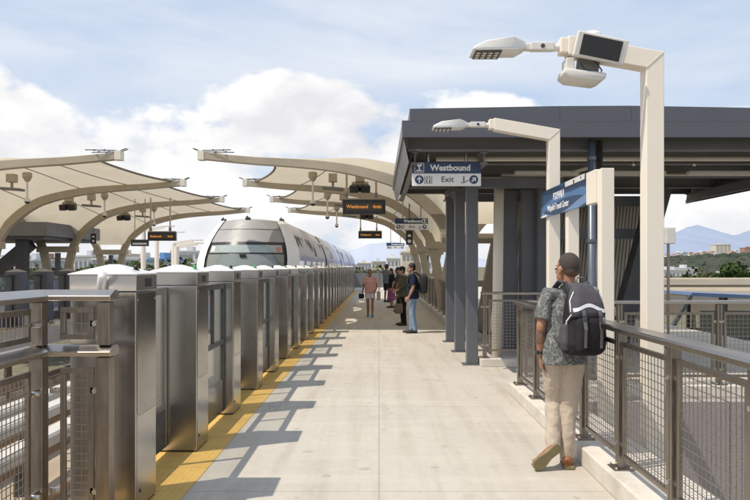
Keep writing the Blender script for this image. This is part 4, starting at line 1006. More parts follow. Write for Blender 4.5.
# trees
M['leaf'] = land('leaf_green', ((.018, .040, .012), (.04, .075, .02), (.085, .12, .035)), .35, 2.2)
M['leaf2'] = land('leaf_olive', ((.03, .040, .018), (.06, .075, .03), (.12, .12, .05)), .35, 2.2)
M['bark'] = mat('bark', (.11, .08, .055), .9, 0, .3, 3, (4,4,1))
def make_tree(h, r, seed, m, label, leaf=.34, n=1500, flat=.62):
    rg = random.Random(seed); t = thing('tree', label, 'tree', (0,0,0), 'trees beyond the station')
    tr = MB(); tr.tube([(0,0,0), (.1,.05,h*.3), (0,.1,h*.62)], [.34, .25, .12], 8)
    cl = []
    for k in range(13):
        a = rg.random()*6.28; q = rg.random()**.5*r*.72
        c = Vector((math.cos(a)*q, math.sin(a)*q, h*(1-flat*.5)+(rg.random()-.45)*h*flat*.62*(1-q/r*.5))); cl.append((c, r*(.28+.22*rg.random())))
        tr.tube([(0, .05, h*.35), c*.55+Vector((0,0,h*.16)), c], [.15, .09, .03], 5)
    tr.build('trunk', M['bark'], t)
    cr = MB()
    for k in range(n):
        c, rr = cl[rg.randrange(len(cl))]
        d = Vector((rg.gauss(0,1), rg.gauss(0,1), rg.gauss(.15,1))).normalized()
        p = c+Vector((d.x, d.y, d.z*.72))*rr*(.55+.5*rg.random())
        nr = (d+Vector((rg.gauss(0,.5), rg.gauss(0,.5), rg.gauss(0,.5)))).normalized(); u = nr.orthogonal().normalized(); u = Matrix.Rotation(rg.random()*6.28, 3, nr) @ u; v = nr.cross(u); s = leaf*(.6+.8*rg.random())
        cr.add([p-u*s, p-v*s*.55, p+u*s, p+v*s*.55], [(0,1,2,3)])
    cr.build('crown', m, t); return t
T = [make_tree(12.3, 5.6, 3, M['leaf'], 'x', .36, 2400), make_tree(9, 4.2, 5, M['leaf2'], 'x', .32, 1500), make_tree(7, 3.6, 8, M['leaf'], 'x', .3, 1300)]
used = set()
def plant(k, x, y, s, label, rz=None, z=GZ):
    o = T[k] if k not in used else copy_tree(T[k]); used.add(k)
    o.location = (x, y, z); o.scale = (s, s, s); o.rotation_euler = (0, 0, random.random()*6 if rz is None else rz); o['label'] = label; return o
plant(0, 56.5, 112, 1.02, 'broad dark green tree behind the viaduct, centre of the clump at the right'); plant(1, 49.5, 110, 1.25, 'smaller olive tree at the left end of the clump behind the viaduct')
plant(2, 63, 116, 1.6, 'dark green tree at the right end of the clump behind the viaduct'); plant(0, 69.5, 110, .95, 'broad green tree partly outside the picture at the right edge')
for i, (x, y, k, s) in enumerate(((17, 60, 2, .7), (21, 63, 1, .62), (26, 61, 2, .6), (30.5, 63, 1, .7), (35, 60, 2, .55))):
    plant(k, x, y, s, 'low green tree under the viaduct seen through the fence mesh, %s from the left' % ORD[i])
# buildings
def bmat(n, c): return mat(n, c, .75, 0, .05, .3)
BM = [bmat('white_render', (.66, .65, .62)), bmat('cream_render', (.60, .54, .43)), bmat('grey_render', (.42, .43, .45)), bmat('red_brown_roof', (.36, .20, .15)), bmat('blue_roof', (.16, .30, .50)), bmat('pale_roof', (.55, .56, .58))]
M['window'] = mat('dark_window', (.26, .28, .31), .2, 0, .2, .5)
def building(label, cat, x0, x1, y, dp, zt, m, rm, floors, bays, group=None, name='building', zb=GZ):
    t = thing(name, label, cat, ((x0+x1)/2, y, zb), group)
    b = MB(); b.box(x0, x1, y, y+dp, zb, zt); b.build('wall', m, t)
    h = zt-zb; o = max(.25, (x1-x0)*.015)
    b = MB(); b.box(x0-o, x1+o, y-o, y+dp+o, zt, zt+max(.35, h*.03)); b.box(x0+(x1-x0)*.3, x0+(x1-x0)*.55, y+dp*.3, y+dp*.6, zt+max(.35, h*.03), zt+h*.09+.4); b.build('roof', rm, t)
    for f in range(floors):
        fh = h/floors
        for k in range(bays):
            wq = (x1-x0)/bays; b = MB(); b.box(x0+wq*(k+.2), x0+wq*(k+.8), y-.06, y-.01, zb+fh*(f+.35), zb+fh*(f+.78)); b.build('window', M['window'], t)
    return t
def pxb(px0, px1, ytop, d): return (px0-379)/F*d, (px1-379)/F*d, EYE-(ytop-266)/F*d
rg = random.Random(4)
def B(label, px0, px1, yt, d, m, rm, fl, by, dp=14, cat='building', zb=GZ, name='building'):
    x0, x1, zt = pxb(px0, px1, yt, d); return building(label, cat, x0, x1, d, dp, zt, BM[m], BM[rm], fl, by, None, name, zb)
B('long low white building with dark windows below the hill at the right', 660, 696, 270.5, 230, 0, 5, 3, 9)
B('small white block with a flat roof standing above the long white building', 686, 697, 268.5, 250, 0, 5, 2, 4)
B('white low shed at the right edge beside the green trees', 742, 775, 273, 190, 0, 5, 2, 4)
B('tall pale cream apartment tower on the far hill', 716, 731, 245, 1900, 1, 1, 12, 4, 30, 'tower', 8, 'apartment_tower')
B('reddish apartment tower at the right edge of the far hill', 745, 757, 248, 2000, 3, 3, 9, 3, 30, 'tower', 8, 'apartment_tower')
LB = [(2, 18, 257, 150, 0, 5, 3, 4), (14, 34, 261, 130, 2, 5, 2, 4), (30, 48, 259, 190, 1, 3, 3, 4), (74, 92, 257, 170, 0, 5, 3, 4), (92, 112, 260, 140, 2, 0, 2, 5), (112, 130, 255, 220, 0, 1, 4, 4), (128, 147, 259, 160, 1, 5, 3, 4),
      (146, 166, 261, 120, 0, 4, 2, 4), (160, 178, 256, 200, 5, 2, 4, 4), (176, 200, 252, 230, 0, 5, 5, 4), (196, 230, 258, 260, 1, 3, 3, 5)]
wd = ['white', 'cream', 'grey', 'reddish', 'blue', 'pale grey']
for i, (a, c, yt, d, m, rm, fl, by) in enumerate(LB):
    B('%s, %s-roofed building beyond the opposite platform, %s from the left' % (wd[m], wd[rm].replace(' ', '-'), ORD[i]), a, c, yt, d, m, rm, fl, by)
RB = [(340, 356, 265, 300, 0, 5, 3, 4), (358, 371, 263.5, 340, 2, 1, 3, 4), (372, 386, 262, 290, 1, 5, 4, 4), (387, 402, 259, 240, 0, 0, 4, 4), (402, 418, 253, 190, 1, 1, 5, 4), (418, 436, 248, 150, 0, 5, 6, 4)]
for i, (a, c, yt, d, m, rm, fl, by) in enumerate(RB):
    B('%s, %s-roofed building beyond the near platform end, %s from the left' % (wd[m], wd[rm].replace(' ', '-'), ORD[i]), a, c, yt, d, m, rm, fl, by)
for i, (px, d, k, s) in enumerate(((8, 70, 1, 1.25), (24, 84, 2, 1.65), (40, 95, 1, 1.35), (84, 100, 2, 1.75), (101, 88, 1, 1.35), (119, 110, 2, 1.8), (137, 96, 0, 1.02), (151, 104, 1, 1.4), (168, 118, 2, 1.8), (184, 100, 1, 1.4))):
    plant(k, (px-379)/F*d, d, s, 'dark tree in front of the buildings beyond the opposite platform, %s from the left' % ORD[i])
for i, (px, d, k, s) in enumerate(((349, 140, 1, 1.35), (363, 120, 2, 1.6), (378, 128, 1, 1.3), (392, 115, 2, 1.6))):
    plant(k, (px-379)/F*d, d, s, 'dark tree beyond the far end of the near platform, %s from the left' % ORD[i])
# platform end screen
t = thing('end_barrier', 'grey barrier screen closing the far end of the near platform', 'barrier', (-.3, 47.5, 0))
for k in range(5):
    b = MB(); b.box(-1.7+k*.85, -1.64+k*.85, 47.5, 47.56, 0, 1.3); b.build('post', M['post'], t)
b = MB(); b.box(-1.7, 1.8, 47.5, 47.56, 1.3, 1.36); b.build('rail', M['rail'], t)
b = MB(); b.box(-1.64, 1.7, 47.52, 47.54, .2, 1.2); b.build('panel', M['beam'], t)
# ridges
def ridge(name, prof, d, depth, m, rough, seed, nu=160, nv=14, zb=GZ, kind='structure'):
    rg = random.Random(seed); from mathutils import noise as mn
    def top(px):
        for (a, ya), (c, yc) in zip(prof[:-1], prof[1:]):
            if px <= c: f = (px-a)/(c-a); f = f*f*(3-2*f); return ya+(yc-ya)*f
        return prof[-1][1]
    p0, p1 = prof[0][0], prof[-1][0]
    def fn(u, v):
        px = p0+(p1-p0)*u; yy = d-depth+depth*v*1.6; x = (px-379)/F*d
        zt = EYE-(top(px)-266)/F*d
        f = v*1.6; f = f if f <= 1 else max(0, 2-f*1.0)
        n_ = mn.fractal(Vector((x/d*9, yy/d*9, seed)), 1., 2., 6)
        return (x, yy, zb+(zt-zb)*min(1., f**.85)+n_*rough*min(1, f*1.5)*(.35 if f > .96 else 1))
    b = MB(); b.grid(fn, nu, nv); o = b.build(name, m, None, 0, True); o['kind'] = kind; return o
M['mtn'] = land('hazy_mountain', ((.225, .27, .37), (.25, .30, .40), (.275, .325, .425)), .0006, .004, 1)  # distance haze is put into the mountain and far hill colours
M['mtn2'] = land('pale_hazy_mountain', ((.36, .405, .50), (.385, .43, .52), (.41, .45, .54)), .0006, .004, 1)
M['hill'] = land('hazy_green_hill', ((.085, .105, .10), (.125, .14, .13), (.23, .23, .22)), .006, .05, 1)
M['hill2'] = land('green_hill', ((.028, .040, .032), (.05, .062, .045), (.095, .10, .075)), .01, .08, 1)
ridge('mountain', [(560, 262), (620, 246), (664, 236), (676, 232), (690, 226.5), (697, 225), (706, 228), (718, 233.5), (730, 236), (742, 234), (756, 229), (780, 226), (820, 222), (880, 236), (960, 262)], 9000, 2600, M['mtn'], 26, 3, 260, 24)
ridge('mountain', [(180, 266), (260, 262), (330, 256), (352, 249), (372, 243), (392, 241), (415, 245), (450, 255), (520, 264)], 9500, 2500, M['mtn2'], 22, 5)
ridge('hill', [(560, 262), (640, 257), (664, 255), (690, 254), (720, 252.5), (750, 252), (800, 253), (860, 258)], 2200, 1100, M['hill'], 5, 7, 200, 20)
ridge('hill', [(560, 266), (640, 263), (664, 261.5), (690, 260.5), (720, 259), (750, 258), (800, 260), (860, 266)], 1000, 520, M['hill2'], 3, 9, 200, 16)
# mass of trees on the nearer hill: nobody could count it
rg = random.Random(21); b = MB()
for k in range(950):
    px = rg.uniform(600, 800); d = rg.uniform(420, 1000); f = (d-480)/520
    top = 261.5-(px-664)*.04; z0 = GZ+(EYE-(top-266)/F*1000-GZ)*max(0, min(1, f))**.85
    s = rg.uniform(3.2, 7.5); x = (px-379)/F*d; c = Vector((x, d, z0+s*.45))
    nb = MB(); nb.ball((0,0,0), (s*1.25, s*1.25, s*.8), 8, 5)
    b.add([c+Vector(v)*(.72+.5*rg.random()) for v in nb.v], nb.f)
tag(b.build('woodland', M['hill2'], None), 'dark green woodland covering the hillside at the right', 'woodland', None, 'stuff')
# small houses on the far hillside
def make_house(m, rm):
    t = thing('house', 'pale small house scattered among trees on the far hillside', 'house', (0,0,0), 'houses on the far hillside')
    b = MB(); b.box(-7, 7, -5, 5, 0, 6.5); b.build('wall', BM[m], t)
    b = MB(); b.prism([(-7.6, 6.5), (7.6, 6.5), (0, 9.4)], lambda a, c, q: (a, -5.5+11*q, c)); b.build('roof', BM[rm], t); return t
HS = [make_house(0, 5), make_house(1, 3), make_house(0, 2)]; hu = set()
for k in range(110):
    px = rg.uniform(655, 770); d = rg.uniform(1250, 2150); f = (d-1100)/1100
    zt = EYE-((255-(px-664)*.035)-266)/F*2200; z0 = GZ+(zt-GZ)*f**.85
    j = rg.randrange(3); o = HS[j] if j not in hu else copy_tree(HS[j]); hu.add(j)
    s = rg.uniform(.6, 1.25); o.location = ((px-379)/F*d, d, z0+1); o.scale = (s*1.2, s, s); o.rotation_euler = (0, 0, rg.uniform(-.6, .6))
# ------------------------------------------------------------------ people
M['skin_brown'] = mat('brown_skin', (.33, .165, .095), .5, 0, .12, 14, bmp=.08, bscale=120)
M['skin_tan'] = mat('tan_skin', (.44, .25, .165), .5, 0, .1, 14)
M['hair_dark'] = mat('dark_hair', (.02, .016, .014), .6, 0, .3, 40, bmp=.5, bscale=160)
M['hair_short'] = mat('cropped_hair', (.030, .021, .016), .75, 0, .35, 60, bmp=.6, bscale=240)
def crop_hair():
    m = bpy.data.materials.new('cropped_hair'); nt, N, L = nodes_of(m); p = N.new('ShaderNodeBsdfPrincipled'); v = coords(N, L, (1,1,1), False)
    sx = N.new('ShaderNodeSeparateXYZ'); L.new(v, sx.inputs[0])
    f = noise(N, L, v, 55, 4, .7); f2 = noise(N, L, v, 320, 2, .6)
    g = math_(N, L, 'ADD', math_(N, L, 'MULTIPLY', math_(N, L, 'SUBTRACT', sx.outputs[2], 1.555), 11.0), math_(N, L, 'MULTIPLY', math_(N, L, 'SUBTRACT', f, .5), .7))
    hc = ramp(N, L, f2, [(.3, (.014, .010, .008)), (.7, (.085, .062, .048))])
    c = mixc(N, L, ramp(N, L, g, [(.15, 0), (.75, 1)]), (.27, .135, .078), hc)
    L.new(c, p.inputs['Base Color']); p.inputs['Roughness'].default_value = .7
    bump(N, L, f2, .7, .006, p); out(N, L, p.outputs[0]); return m
M['hair_short'] = crop_hair()
def cloth(name, col, var=.12, sc_=20): return mat(name, col, .85, 0, var, 5, (1,1,1), .25, sc_, .05, spec=.2)
M['khaki'] = cloth('khaki_cotton', (.46, .385, .31), .07, 18)
def aloha():
    m = bpy.data.materials.new('leaf_print_cotton'); nt, N, L = nodes_of(m); p = N.new('ShaderNodeBsdfPrincipled'); v = coords(N, L, (1,1,1), False)
    n_ = noise(N, L, v, 6.5, 3, .5, 3.0); n2_ = noise(N, L, v, 17, 3, .5, 2.2)
    c = ramp(N, L, n_, [(.40, (.08, .085, .086)), (.46, (.20, .21, .205)), (.50, (.095, .10, .10)), (.56, (.12, .125, .125)), (.60, (.27, .275, .265)), (.65, (.10, .105, .105))])
    c = mixc(N, L, ramp(N, L, n2_, [(.57, 0), (.61, .6)]), c, (.30, .305, .295))
    L.new(c, p.inputs['Base Color']); p.inputs['Roughness'].default_value = .85; p.inputs['Specular IOR Level'].default_value = .2
    bump(N, L, noise(N, L, v, 14, 4), .3, .02, p); out(N, L, p.outputs[0]); return m
M['aloha'] = aloha()
def S(v, k): return Vector(v)*k
def hand(mb, w_, d, s, n, k, curl=.5, fr=.0085):
    w_ = Vector(w_); d = Vector(d).normalized(); n = Vector(n); n = (n-d*n.dot(d)).normalized(); s = Vector(s); s = (s-d*s.dot(d)-n*s.dot(n)).normalized()
    mb.tube([w_-d*.03*k, w_, w_+d*.05*k, w_+d*.098*k], [(.026*k, .020*k), (.027*k, .019*k), (.042*k, .018*k), (.038*k, .014*k)], 10, n)
    for i, ln in enumerate((.070, .080, .074, .058)):
        p = w_+d*.092*k+s*(.031-.0205*i)*k; q = d; pts = [p-d*.02*k, p]
        for j, f in enumerate((.42, .32, .26)):
            a = curl*(.5+.6*j); q = (q*math.cos(a)+n*math.sin(a)).normalized(); p = p+q*ln*f*k; pts.append(p)
        mb.tube(pts, [fr*k*1.1, fr*k*1.1, fr*k*1.05, fr*k*.95, fr*k*.8], 8, s)
    p = w_+d*.028*k+s*.030*k; q = (d*.7+s*.62+n*.25).normalized()
    mb.tube([p-q*.02*k, p+q*.03*k, p+q*.045*k+d*.02*k, p+q*.05*k+d*.045*k+n*.006*k], [.014*k, .0125*k, .0115*k, .009*k], 8, n)
def rotz(a): return Matrix.Rotation(a, 3, 'Z')
BASE = dict(pelvis=(0,0,.95), waist=(0,.0,1.10), chest=(0,0,1.30), neck=(0,-.01,1.485), head=(0,.015,1.622),
            LS=(-.185,-.005,1.425), LE=(-.235,-.02,1.15), LW=(-.245,.045,.90), RS=(.185,-.005,1.425), RE=(.235,-.02,1.15), RW=(.245,.045,.90),
            LH=(-.088,0,.93), LK=(-.095,.015,.50), LA=(-.10,-.02,.085), RH=(.088,0,.93), RK=(.095,.015,.50), RA=(.10,-.02,.085), LF=(-.13,.17,.02), RF=(.13,.17,.02))
def person(label, loc, rz, H, J=None, skin='skin_tan', hair='hair_dark', hairkind='short', top='navy', sleeve=.75, bottom='jeans', bkind='long', shoe='black', voxel=.009, head_yaw=0, torso_yaw=0,
           build=1.0, hem=.86, curl=.45, lhand=None, rhand=None, feet=True, fold=.012, hs=1.0, shortlen=.38):
    k = H/1.75; j = dict(BASE); j.update(J or {}); P = {a: S(v, k) for a, v in j.items()}
    t = thing('person', label, 'person', (0,0,0)); fw = rotz(torso_yaw) @ Vector((0,1,0)); bw = build
    ref = tuple(fw)
    # body: one continuous surface
    m = MB()
    m.tube([P['pelvis']-S((0,0,.10),k), P['pelvis'], P['waist'], P['chest'], P['neck']-S((0,0,.055),k), P['neck']], [(.10*k*bw,.08*k*bw), (.145*k*bw,.10*k*bw), (.125*k*bw,.092*k*bw), (.145*k*bw,.10*k), (.12*k,.07*k), (.058*k,.058*k)], 16, ref)
    m.tube([P['neck']-S((0,0,.03),k), P['neck']*.5+P['head']*.5-S((0,.008,0),k), P['head']-S((0,.01,.02),k)], [.062*k, .056*k, .055*k], 14, ref)
    for a in 'LR':
        m.tube([P['neck']-S((0,0,.07),k), P[a+'S'], P[a+'S']*.5+P[a+'E']*.5, P[a+'E'], P[a+'E']*.6+P[a+'W']*.4, P[a+'W']], [.05*k, .05*k, .046*k, .038*k, .040*k, .026*k], 12, (0,1,.01))
        m.tube([P['pelvis'], P[a+'H'], P[a+'H']*.45+P[a+'K']*.55, P[a+'K'], P[a+'K']*.65+P[a+'A']*.35, P[a+'A']], [.08*k, .083*k, .066*k, .052*k, .054*k, .036*k], 12, (0,1,.01))
        d = (P[a+'W']-P[a+'E']).normalized(); spec = (lhand if a == 'L' else rhand) or {}
        sd = spec.get('s', rotz(torso_yaw) @ Vector((0,1,0))); n = spec.get('n', rotz(torso_yaw) @ Vector((1 if a == 'L' else -1, 0, 0)))
        hand(m, P[a+'W']+d*.02*k, spec.get('d', d), sd, n, k, spec.get('curl', curl))
        f = P[a+'F']; an = P[a+'A']; fd = Vector((f.x-an.x, f.y-an.y, f.z-an.z)); 
        m.tube([an+S((0,0,.01),k), an*.6+f*.4-S((0,0,.015),k), f+S((0,0,.012),k)], [(.036*k,.036*k), (.04*k,.028*k), (.038*k,.014*k)], 10, (0,0,1))
    Q = rotz(head_yaw); h = P['head']; kb = k; k = k*hs
    def hp(x, y, z): return h+Q @ S((x, y, z), k*hs)
    m.ball(hp(0,-.012,.03), (.075*k,.094*k,.096*k), 18, 12, Q); m.ball(hp(0,.028,-.042), (.060*k,.068*k,.074*k), 16, 10, Q); m.ball(hp(0,.062,-.095), (.027*k,.025*k,.022*k), 10, 7, Q)
    m.tube([hp(0,.088,.025), hp(0,.110,-.018), hp(0,.094,-.034)], [.010*k, .017*k, .013*k], 8, (1,0,0)); m.ball(hp(0,.074,.028), (.048*k,.020*k,.013*k), 10, 6, Q); m.ball(hp(0,.091,-.062), (.023*k,.010*k,.010*k), 10, 6, Q)
    for s in (-1, 1): m.ball(hp(s*.075,-.006,-.008), (.011*k,.021*k,.032*k), 10, 7, Q)
    body = m.build('body', M[skin], t); fuse(body, voxel, 3)
    for s in (-1, 1): e = MB(); e.ball(hp(s*.030,.086,.006), (.012*k,.007*k,.007*k), 8, 5, Q); e.build('eye', M['black'], t, smooth=True)
    # hair
    m = MB()
    if hairkind == 'short':
        m.ball(hp(0,-.020,.046), (.086*k,.100*k,.098*k), 18, 12, Q); m.ball(hp(0,-.048,-.005), (.078*k,.070*k,.072*k), 14, 9, Q)
    elif hairkind == 'crop':
        m.ball(hp(0,-.0185,.035), (.0768*k,.0925*k,.0960*k), 22, 14, Q); m.ball(hp(0,-.045,-.002), (.066*k,.0585*k,.058*k), 16, 10, Q)
    elif hairkind == 'bun':
        m.ball(hp(0,-.022,.042), (.080*k,.092*k,.092*k), 18, 12, Q); m.ball(hp(0,-.05,-.01), (.068*k,.062*k,.065*k), 14, 9, Q); m.ball(hp(0,-.10,.085), (.045*k,.045*k,.042*k), 12, 8, Q)
    elif hairkind == 'long':
        m.ball(hp(0,-.022,.042), (.084*k,.096*k,.094*k), 18, 12, Q); m.tube([hp(0,-.05,.03), hp(0,-.075,-.10), hp(0,-.075,-.20)], [(.08*k,.05*k), (.085*k,.045*k), (.06*k,.03*k)], 12, (0,1,0))
    elif hairkind == 'cap':
        m.ball(hp(0,-.035,-.02), (.075*k,.07*k,.075*k), 14, 9, Q)
    hr = m.build('hair', M[hair], t); fuse(hr, voxel*.8, 2, .006 if hairkind != 'crop' else .002, .02)
    if hairkind == 'cap':
        m = MB(); m.ball(hp(0,-.012,.05), (.087*k,.104*k,.088*k), 18, 10, Q); m.tube([hp(0,.05,.055), hp(0,.16,.045)], [(.07*k,.012*k), (.055*k,.008*k)], 10, (0,0,1)); c = m.build('cap', M['dkcap'], t); fuse(c, .009, 2)
    k = kb
    # shirt
    m = MB(); ab = 1.0*bw; low = P['pelvis']+Vector((0,0,(hem-.95)*k))
    m.tube([low, P['pelvis']+S((0,0,.05),k), P['waist'], P['chest'], P['neck']-S((0,0,.065),k), P['neck']-S((0,0,.004),k)], [(.188*k*ab,.138*k*ab), (.182*k*ab,.135*k*ab), (.172*k*ab,.132*k*ab), (.180*k*ab,.130*k*ab), (.145*k,.088*k), (.072*k,.070*k)], 20, ref)
    for a in 'LR':
        e0, e1 = P[a+'S'], P[a+'E']; ee = e0+(e1-e0)*sleeve if sleeve <= 1 else e1+(P[a+'W']-e1)*(sleeve-1)
        pts = [P['neck']-S((0,0,.085),k), e0+S((0,0,-.005),k)]; rr = [.062*k, .070*k]
        if sleeve > 1: pts += [e1, ee]; rr += [.056*k, .045*k]
        else: pts += [e0*.5+ee*.5, ee]; rr += [.068*k, .070*k]
        m.tube(pts, rr, 14, (0,1,.01))
    sh = m.build('shirt', M[top], t); fuse(sh, voxel, 4, fold, .11)
    # trousers
    m = MB()
    m.tube([P['pelvis']+S((0,0,.07),k), P['pelvis']-S((0,0,.02),k), P['pelvis']*.5+(P['LH']+P['RH'])*.25-S((0,0,.08),k)], [(.158*k*bw,.118*k*bw), (.168*k*bw,.128*k*bw), (.12*k,.10*k)], 18, ref)
    for a in 'LR':
        hh, kk, aa = P[a+'H'], P[a+'K'], P[a+'A']
        if bkind == 'long': m.tube([hh+S((0,0,.01),k), hh*.5+kk*.5, kk, kk*.55+aa*.45, aa+(kk-aa).normalized()*.0+S((0,0,-.02),k)], [.098*k, .087*k, .073*k, .064*k, .057*k], 14, (0,1,.01))
        elif bkind == 'shorts': m.tube([hh+S((0,0,.01),k), hh*.5+kk*.5, hh*.12+kk*.88], [.100*k, .092*k, .088*k], 14, (0,1,.01))
        elif bkind == 'shortshorts': m.tube([hh+S((0,0,.01),k), hh*(1-shortlen)+kk*shortlen], [.105*k, .108*k], 14, (0,1,.01))
    if bkind == 'skirt': m.tube([P['pelvis'], P['pelvis']-S((0,0,.3),k), P['pelvis']-S((0,-.02,.62),k)], [(.15*k,.12*k), (.19*k,.17*k), (.21*k,.19*k)], 16, ref)
    tr = m.build('trousers' if bkind == 'long' else 'skirt' if bkind == 'skirt' else 'shorts', M[bottom], t); fuse(tr, voxel, 4, fold*1.1, .10)
    if feet:
        for a in 'LR':
            m = MB(); an, f = P[a+'A'], P[a+'F']; d = Vector((f.x-an.x, f.y-an.y, 0)).normalized(); z0 = an.z-.085*k
            hl = Vector((an.x, an.y, z0))-d*.055*k; tp = Vector((f.x, f.y, z0))+d*.03*k
            up = lambda p, q: p+Vector((0,0,q*k))
            m.tube([up(hl, .045), up(hl*.7+tp*.3, .05), up(hl*.35+tp*.65, .038), up(tp, .026)], [(.038*k,.045*k), (.044*k,.05*k), (.050*k,.036*k), (.036*k,.022*k)], 12, (0,0,1)); m.tube([up(an, -.05), up(an, .01)], [.045*k, .044*k], 10)
            s = m.build('shoe', M[shoe], t); fuse(s, .008, 3)
            m = MB(); sd = Vector((d.y, -d.x, 0)); pr = [(-.058,-.034), (.02,-.038), (.17,-.05), (.245,-.03), (.25,.0), (.245,.03), (.17,.05), (.02,.038), (-.058,.034)]
            L0 = (tp-hl).length/.30
            m.prism(pr, lambda a_, c_, q: Vector((an.x, an.y, z0))+d*a_*k*L0+sd*c_*k+Vector((0,0,.002+.02*k*q))); m.build('sole', M['white'] if shoe in ('teal',) else M['rubber'], s)
    t.location = (*loc, 0 if len(loc) == 2 else loc[2])[:3] if len(loc) == 2 else loc
    t.rotation_euler = (0, 0, rz); return t
for n_, c_ in (('navy', (.015, .022, .05)), ('jeans', (.20, .29, .42)), ('pinktop', (.66, .36, .33)), ('whiteshorts', (.72, .70, .68)), ('teal', (.03, .30, .30)), ('olive', (.085, .085, .06)), ('blackcloth', (.018, .018, .02)), ('floral', (.09, .075, .085)), ('purple', (.28, .10, .22)), ('greyblue', (.15, .19, .23)), ('darkshorts', (.035, .037, .042)), ('dkcap', (.025, .028, .03)), ('canvas', (.50, .42, .32)), ('tanbag', (.20, .15, .11))):
    M[n_] = cloth(n_+'_cloth', c_)
M['shoeblack'] = mat('black_shoe', (.02, .018, .017), .45, 0, .2, 10)
HP = math.pi/2
# the man leaning on the handrail, seen from behind
FM = (1.50, 5.80)
TYAW = R(13)
man = person('man in a grey leaf-print shirt and khaki trousers leaning on the fence, seen from behind', FM, 0, 1.75,
    dict(pelvis=(.035,0,.95), waist=(.055,.005,1.10), chest=(.085,.015,1.31), neck=(.085,.03,1.49), head=(.075,.052,1.628), LS=(-.105,.0,1.425), LE=(-.168,-.045,1.165), LW=(-.165,.0,.925), RS=(.300,.055,1.432), RE=(.335,.17,1.285), RW=(.28,.40,1.275),
         LH=(-.055,0,.93), LK=(-.025,.10,.52), LA=(-.075,-.055,.165), RH=(.115,0,.93), RK=(.085,.035,.50), RA=(.055,.0,.085), LF=(-.24,-.10,.05), RF=(.085,.17,.02)),
    'skin_brown', 'hair_short', 'crop', 'aloha', .80, 'khaki', 'long', 'tanbag', .0065, R(26), TYAW, 1.06, .855, .55, dict(d=(.22,.12,-1), s=(0,1,0), n=(1,0,0), curl=.7), dict(d=(-.2,1,-.12), s=(-1,0,0), n=(0,0,-1), curl=.35), feet=False, fold=.024, hs=1.09)
def part(mb, name, m, parent, bevel=0., smooth=False, vox=0, it=2):
    o = mb.build(name, m, None, bevel, smooth)
    if vox: fuse(o, vox, it)
    o.parent = parent; return o
M['sandal'] = mat('olive_sandal_sole', (.19, .155, .075), .75, 0, .14, 18, bmp=.5, bscale=90)
M['brownshoe'] = mat('brown_leather', (.26, .105, .045), .5, 0, .15, 10)
# standing right foot: brown slip-on; left foot tipped on its toes with the sole toward the camera
m = MB(); m.tube([(.045,-.075,.045), (.055,-.02,.06), (.07,.08,.045), (.085,.185,.028)], [(.037,.042), (.044,.05), (.05,.036), (.038,.02)], 14, (0,0,1)); part(m, 'shoe', M['brownshoe'], man, vox=.007)
m = MB(); m.prism([(.005,-.115), (.09,-.115), (.10,-.02), (.125,.10), (.115,.20), (.085,.225), (.05,.20), (.02,.08), (.01,-.02)], lambda a, c, q: (a, c, .003+.022*q)); part(m, 'sole', M['sandal'], man, .003)
hl, to = Vector((-.065,-.135,.178)), Vector((-.245,-.155,.028)); fd = (to-hl).normalized(); back = Vector((-.05,-1,-.18)).normalized(); back = (back-fd*back.dot(fd)).normalized(); sd = fd.cross(back)
m = MB(); m.tube([hl-back*.04-fd*.0, hl+fd*.07-back*.045, hl+fd*.15-back*.035, to-back*.025], [(.034,.032), (.04,.036), (.044,.028), (.034,.016)], 14, tuple(back)); part(m, 'shoe', M['brownshoe'], man, vox=.007)
m = MB(); pr = [(-.035,-.028), (-.035,.028), (-.01,.040), (.08,.036), (.16,.052), (.21,.046), (.238,.02), (.238,-.02), (.21,-.046), (.16,-.050), (.08,-.034), (-.01,-.040)]
m.prism(pr, lambda a, c, q: hl+fd*a+sd*c+back*(-.012+.024*q)); so_ = part(m, 'sole', M['sandal'], man, .004)
m = MB(); m.add([hl+fd*(.085+.036*math.cos(2*math.pi*k/18))+sd*.024*math.sin(2*math.pi*k/18)+back*.0135 for k in range(18)], [tuple(range(18))]); m.build('sole_emblem', M['black'], so_).parent = so_
m = MB()
for q in range(9):
    if 2 <= q <= 4: continue
    a = -.01+q*.027; m.bar(hl+fd*a-sd*.028+back*.0135, hl+fd*(a+.008)+sd*.028+back*.0135, .006, .003, up=tuple(back))
m.build('tread', M['tanbag'], so_).parent = so_
m = MB(); w0 = Vector((-.1655,-.004,.945)); m.tube([w0-Vector((0,.004,.016)), w0+Vector((0,.002,.016))], .033, 16); part(m, 'watch_strap', M['black'], man, .003, True)
m = MB(); m.obox((-.198,-.01,.945), (.008,.034,.036)); part(m, 'watch_face', M['dkgrey'], man, .004)
m = MB()  # collar
m.tube([(.085,.02,1.478), (.083,.024,1.515)], [(.080,.078), (.070,.069)], 18, (0,1,0), cap=False); part(m, 'collar', M['aloha'], man, smooth=True)
# tattoo band on the left forearm
M['ink'] = mat('tattooed_skin', (.17, .095, .065), .55, 0, .45, 40)
m = MB(); a0 = Vector((-.168,-.045,1.165)); a1 = Vector((-.165,0,.925)); m.tube([a0+(a1-a0)*f for f in (.10, .25, .42, .58)], [.0385, .0412, .0415, .0385], 16, (0,1,.01), cap=False)
# (the tattoo follows the arm's own surface, a hair's breadth above it)
part(m, 'tattoo', M['ink'], man, smooth=True)
# backpack of the leaning man
M['pack'] = cloth('black_pack_nylon', (.022, .021, .024), .25, 30); M['pack2'] = cloth('charcoal_pack_nylon', (.07, .067, .076), .2, 30)
M['reflect'] = mat('reflective_tape', (.72, .72, .74), .35, 0, .06, 20); M['webbing'] = cloth('grey_webbing', (.13, .125, .125), .2, 60)
bp = thing('backpack', 'black backpack with a white reflective wave stripe worn by the leaning man', 'backpack', (0,0,0))
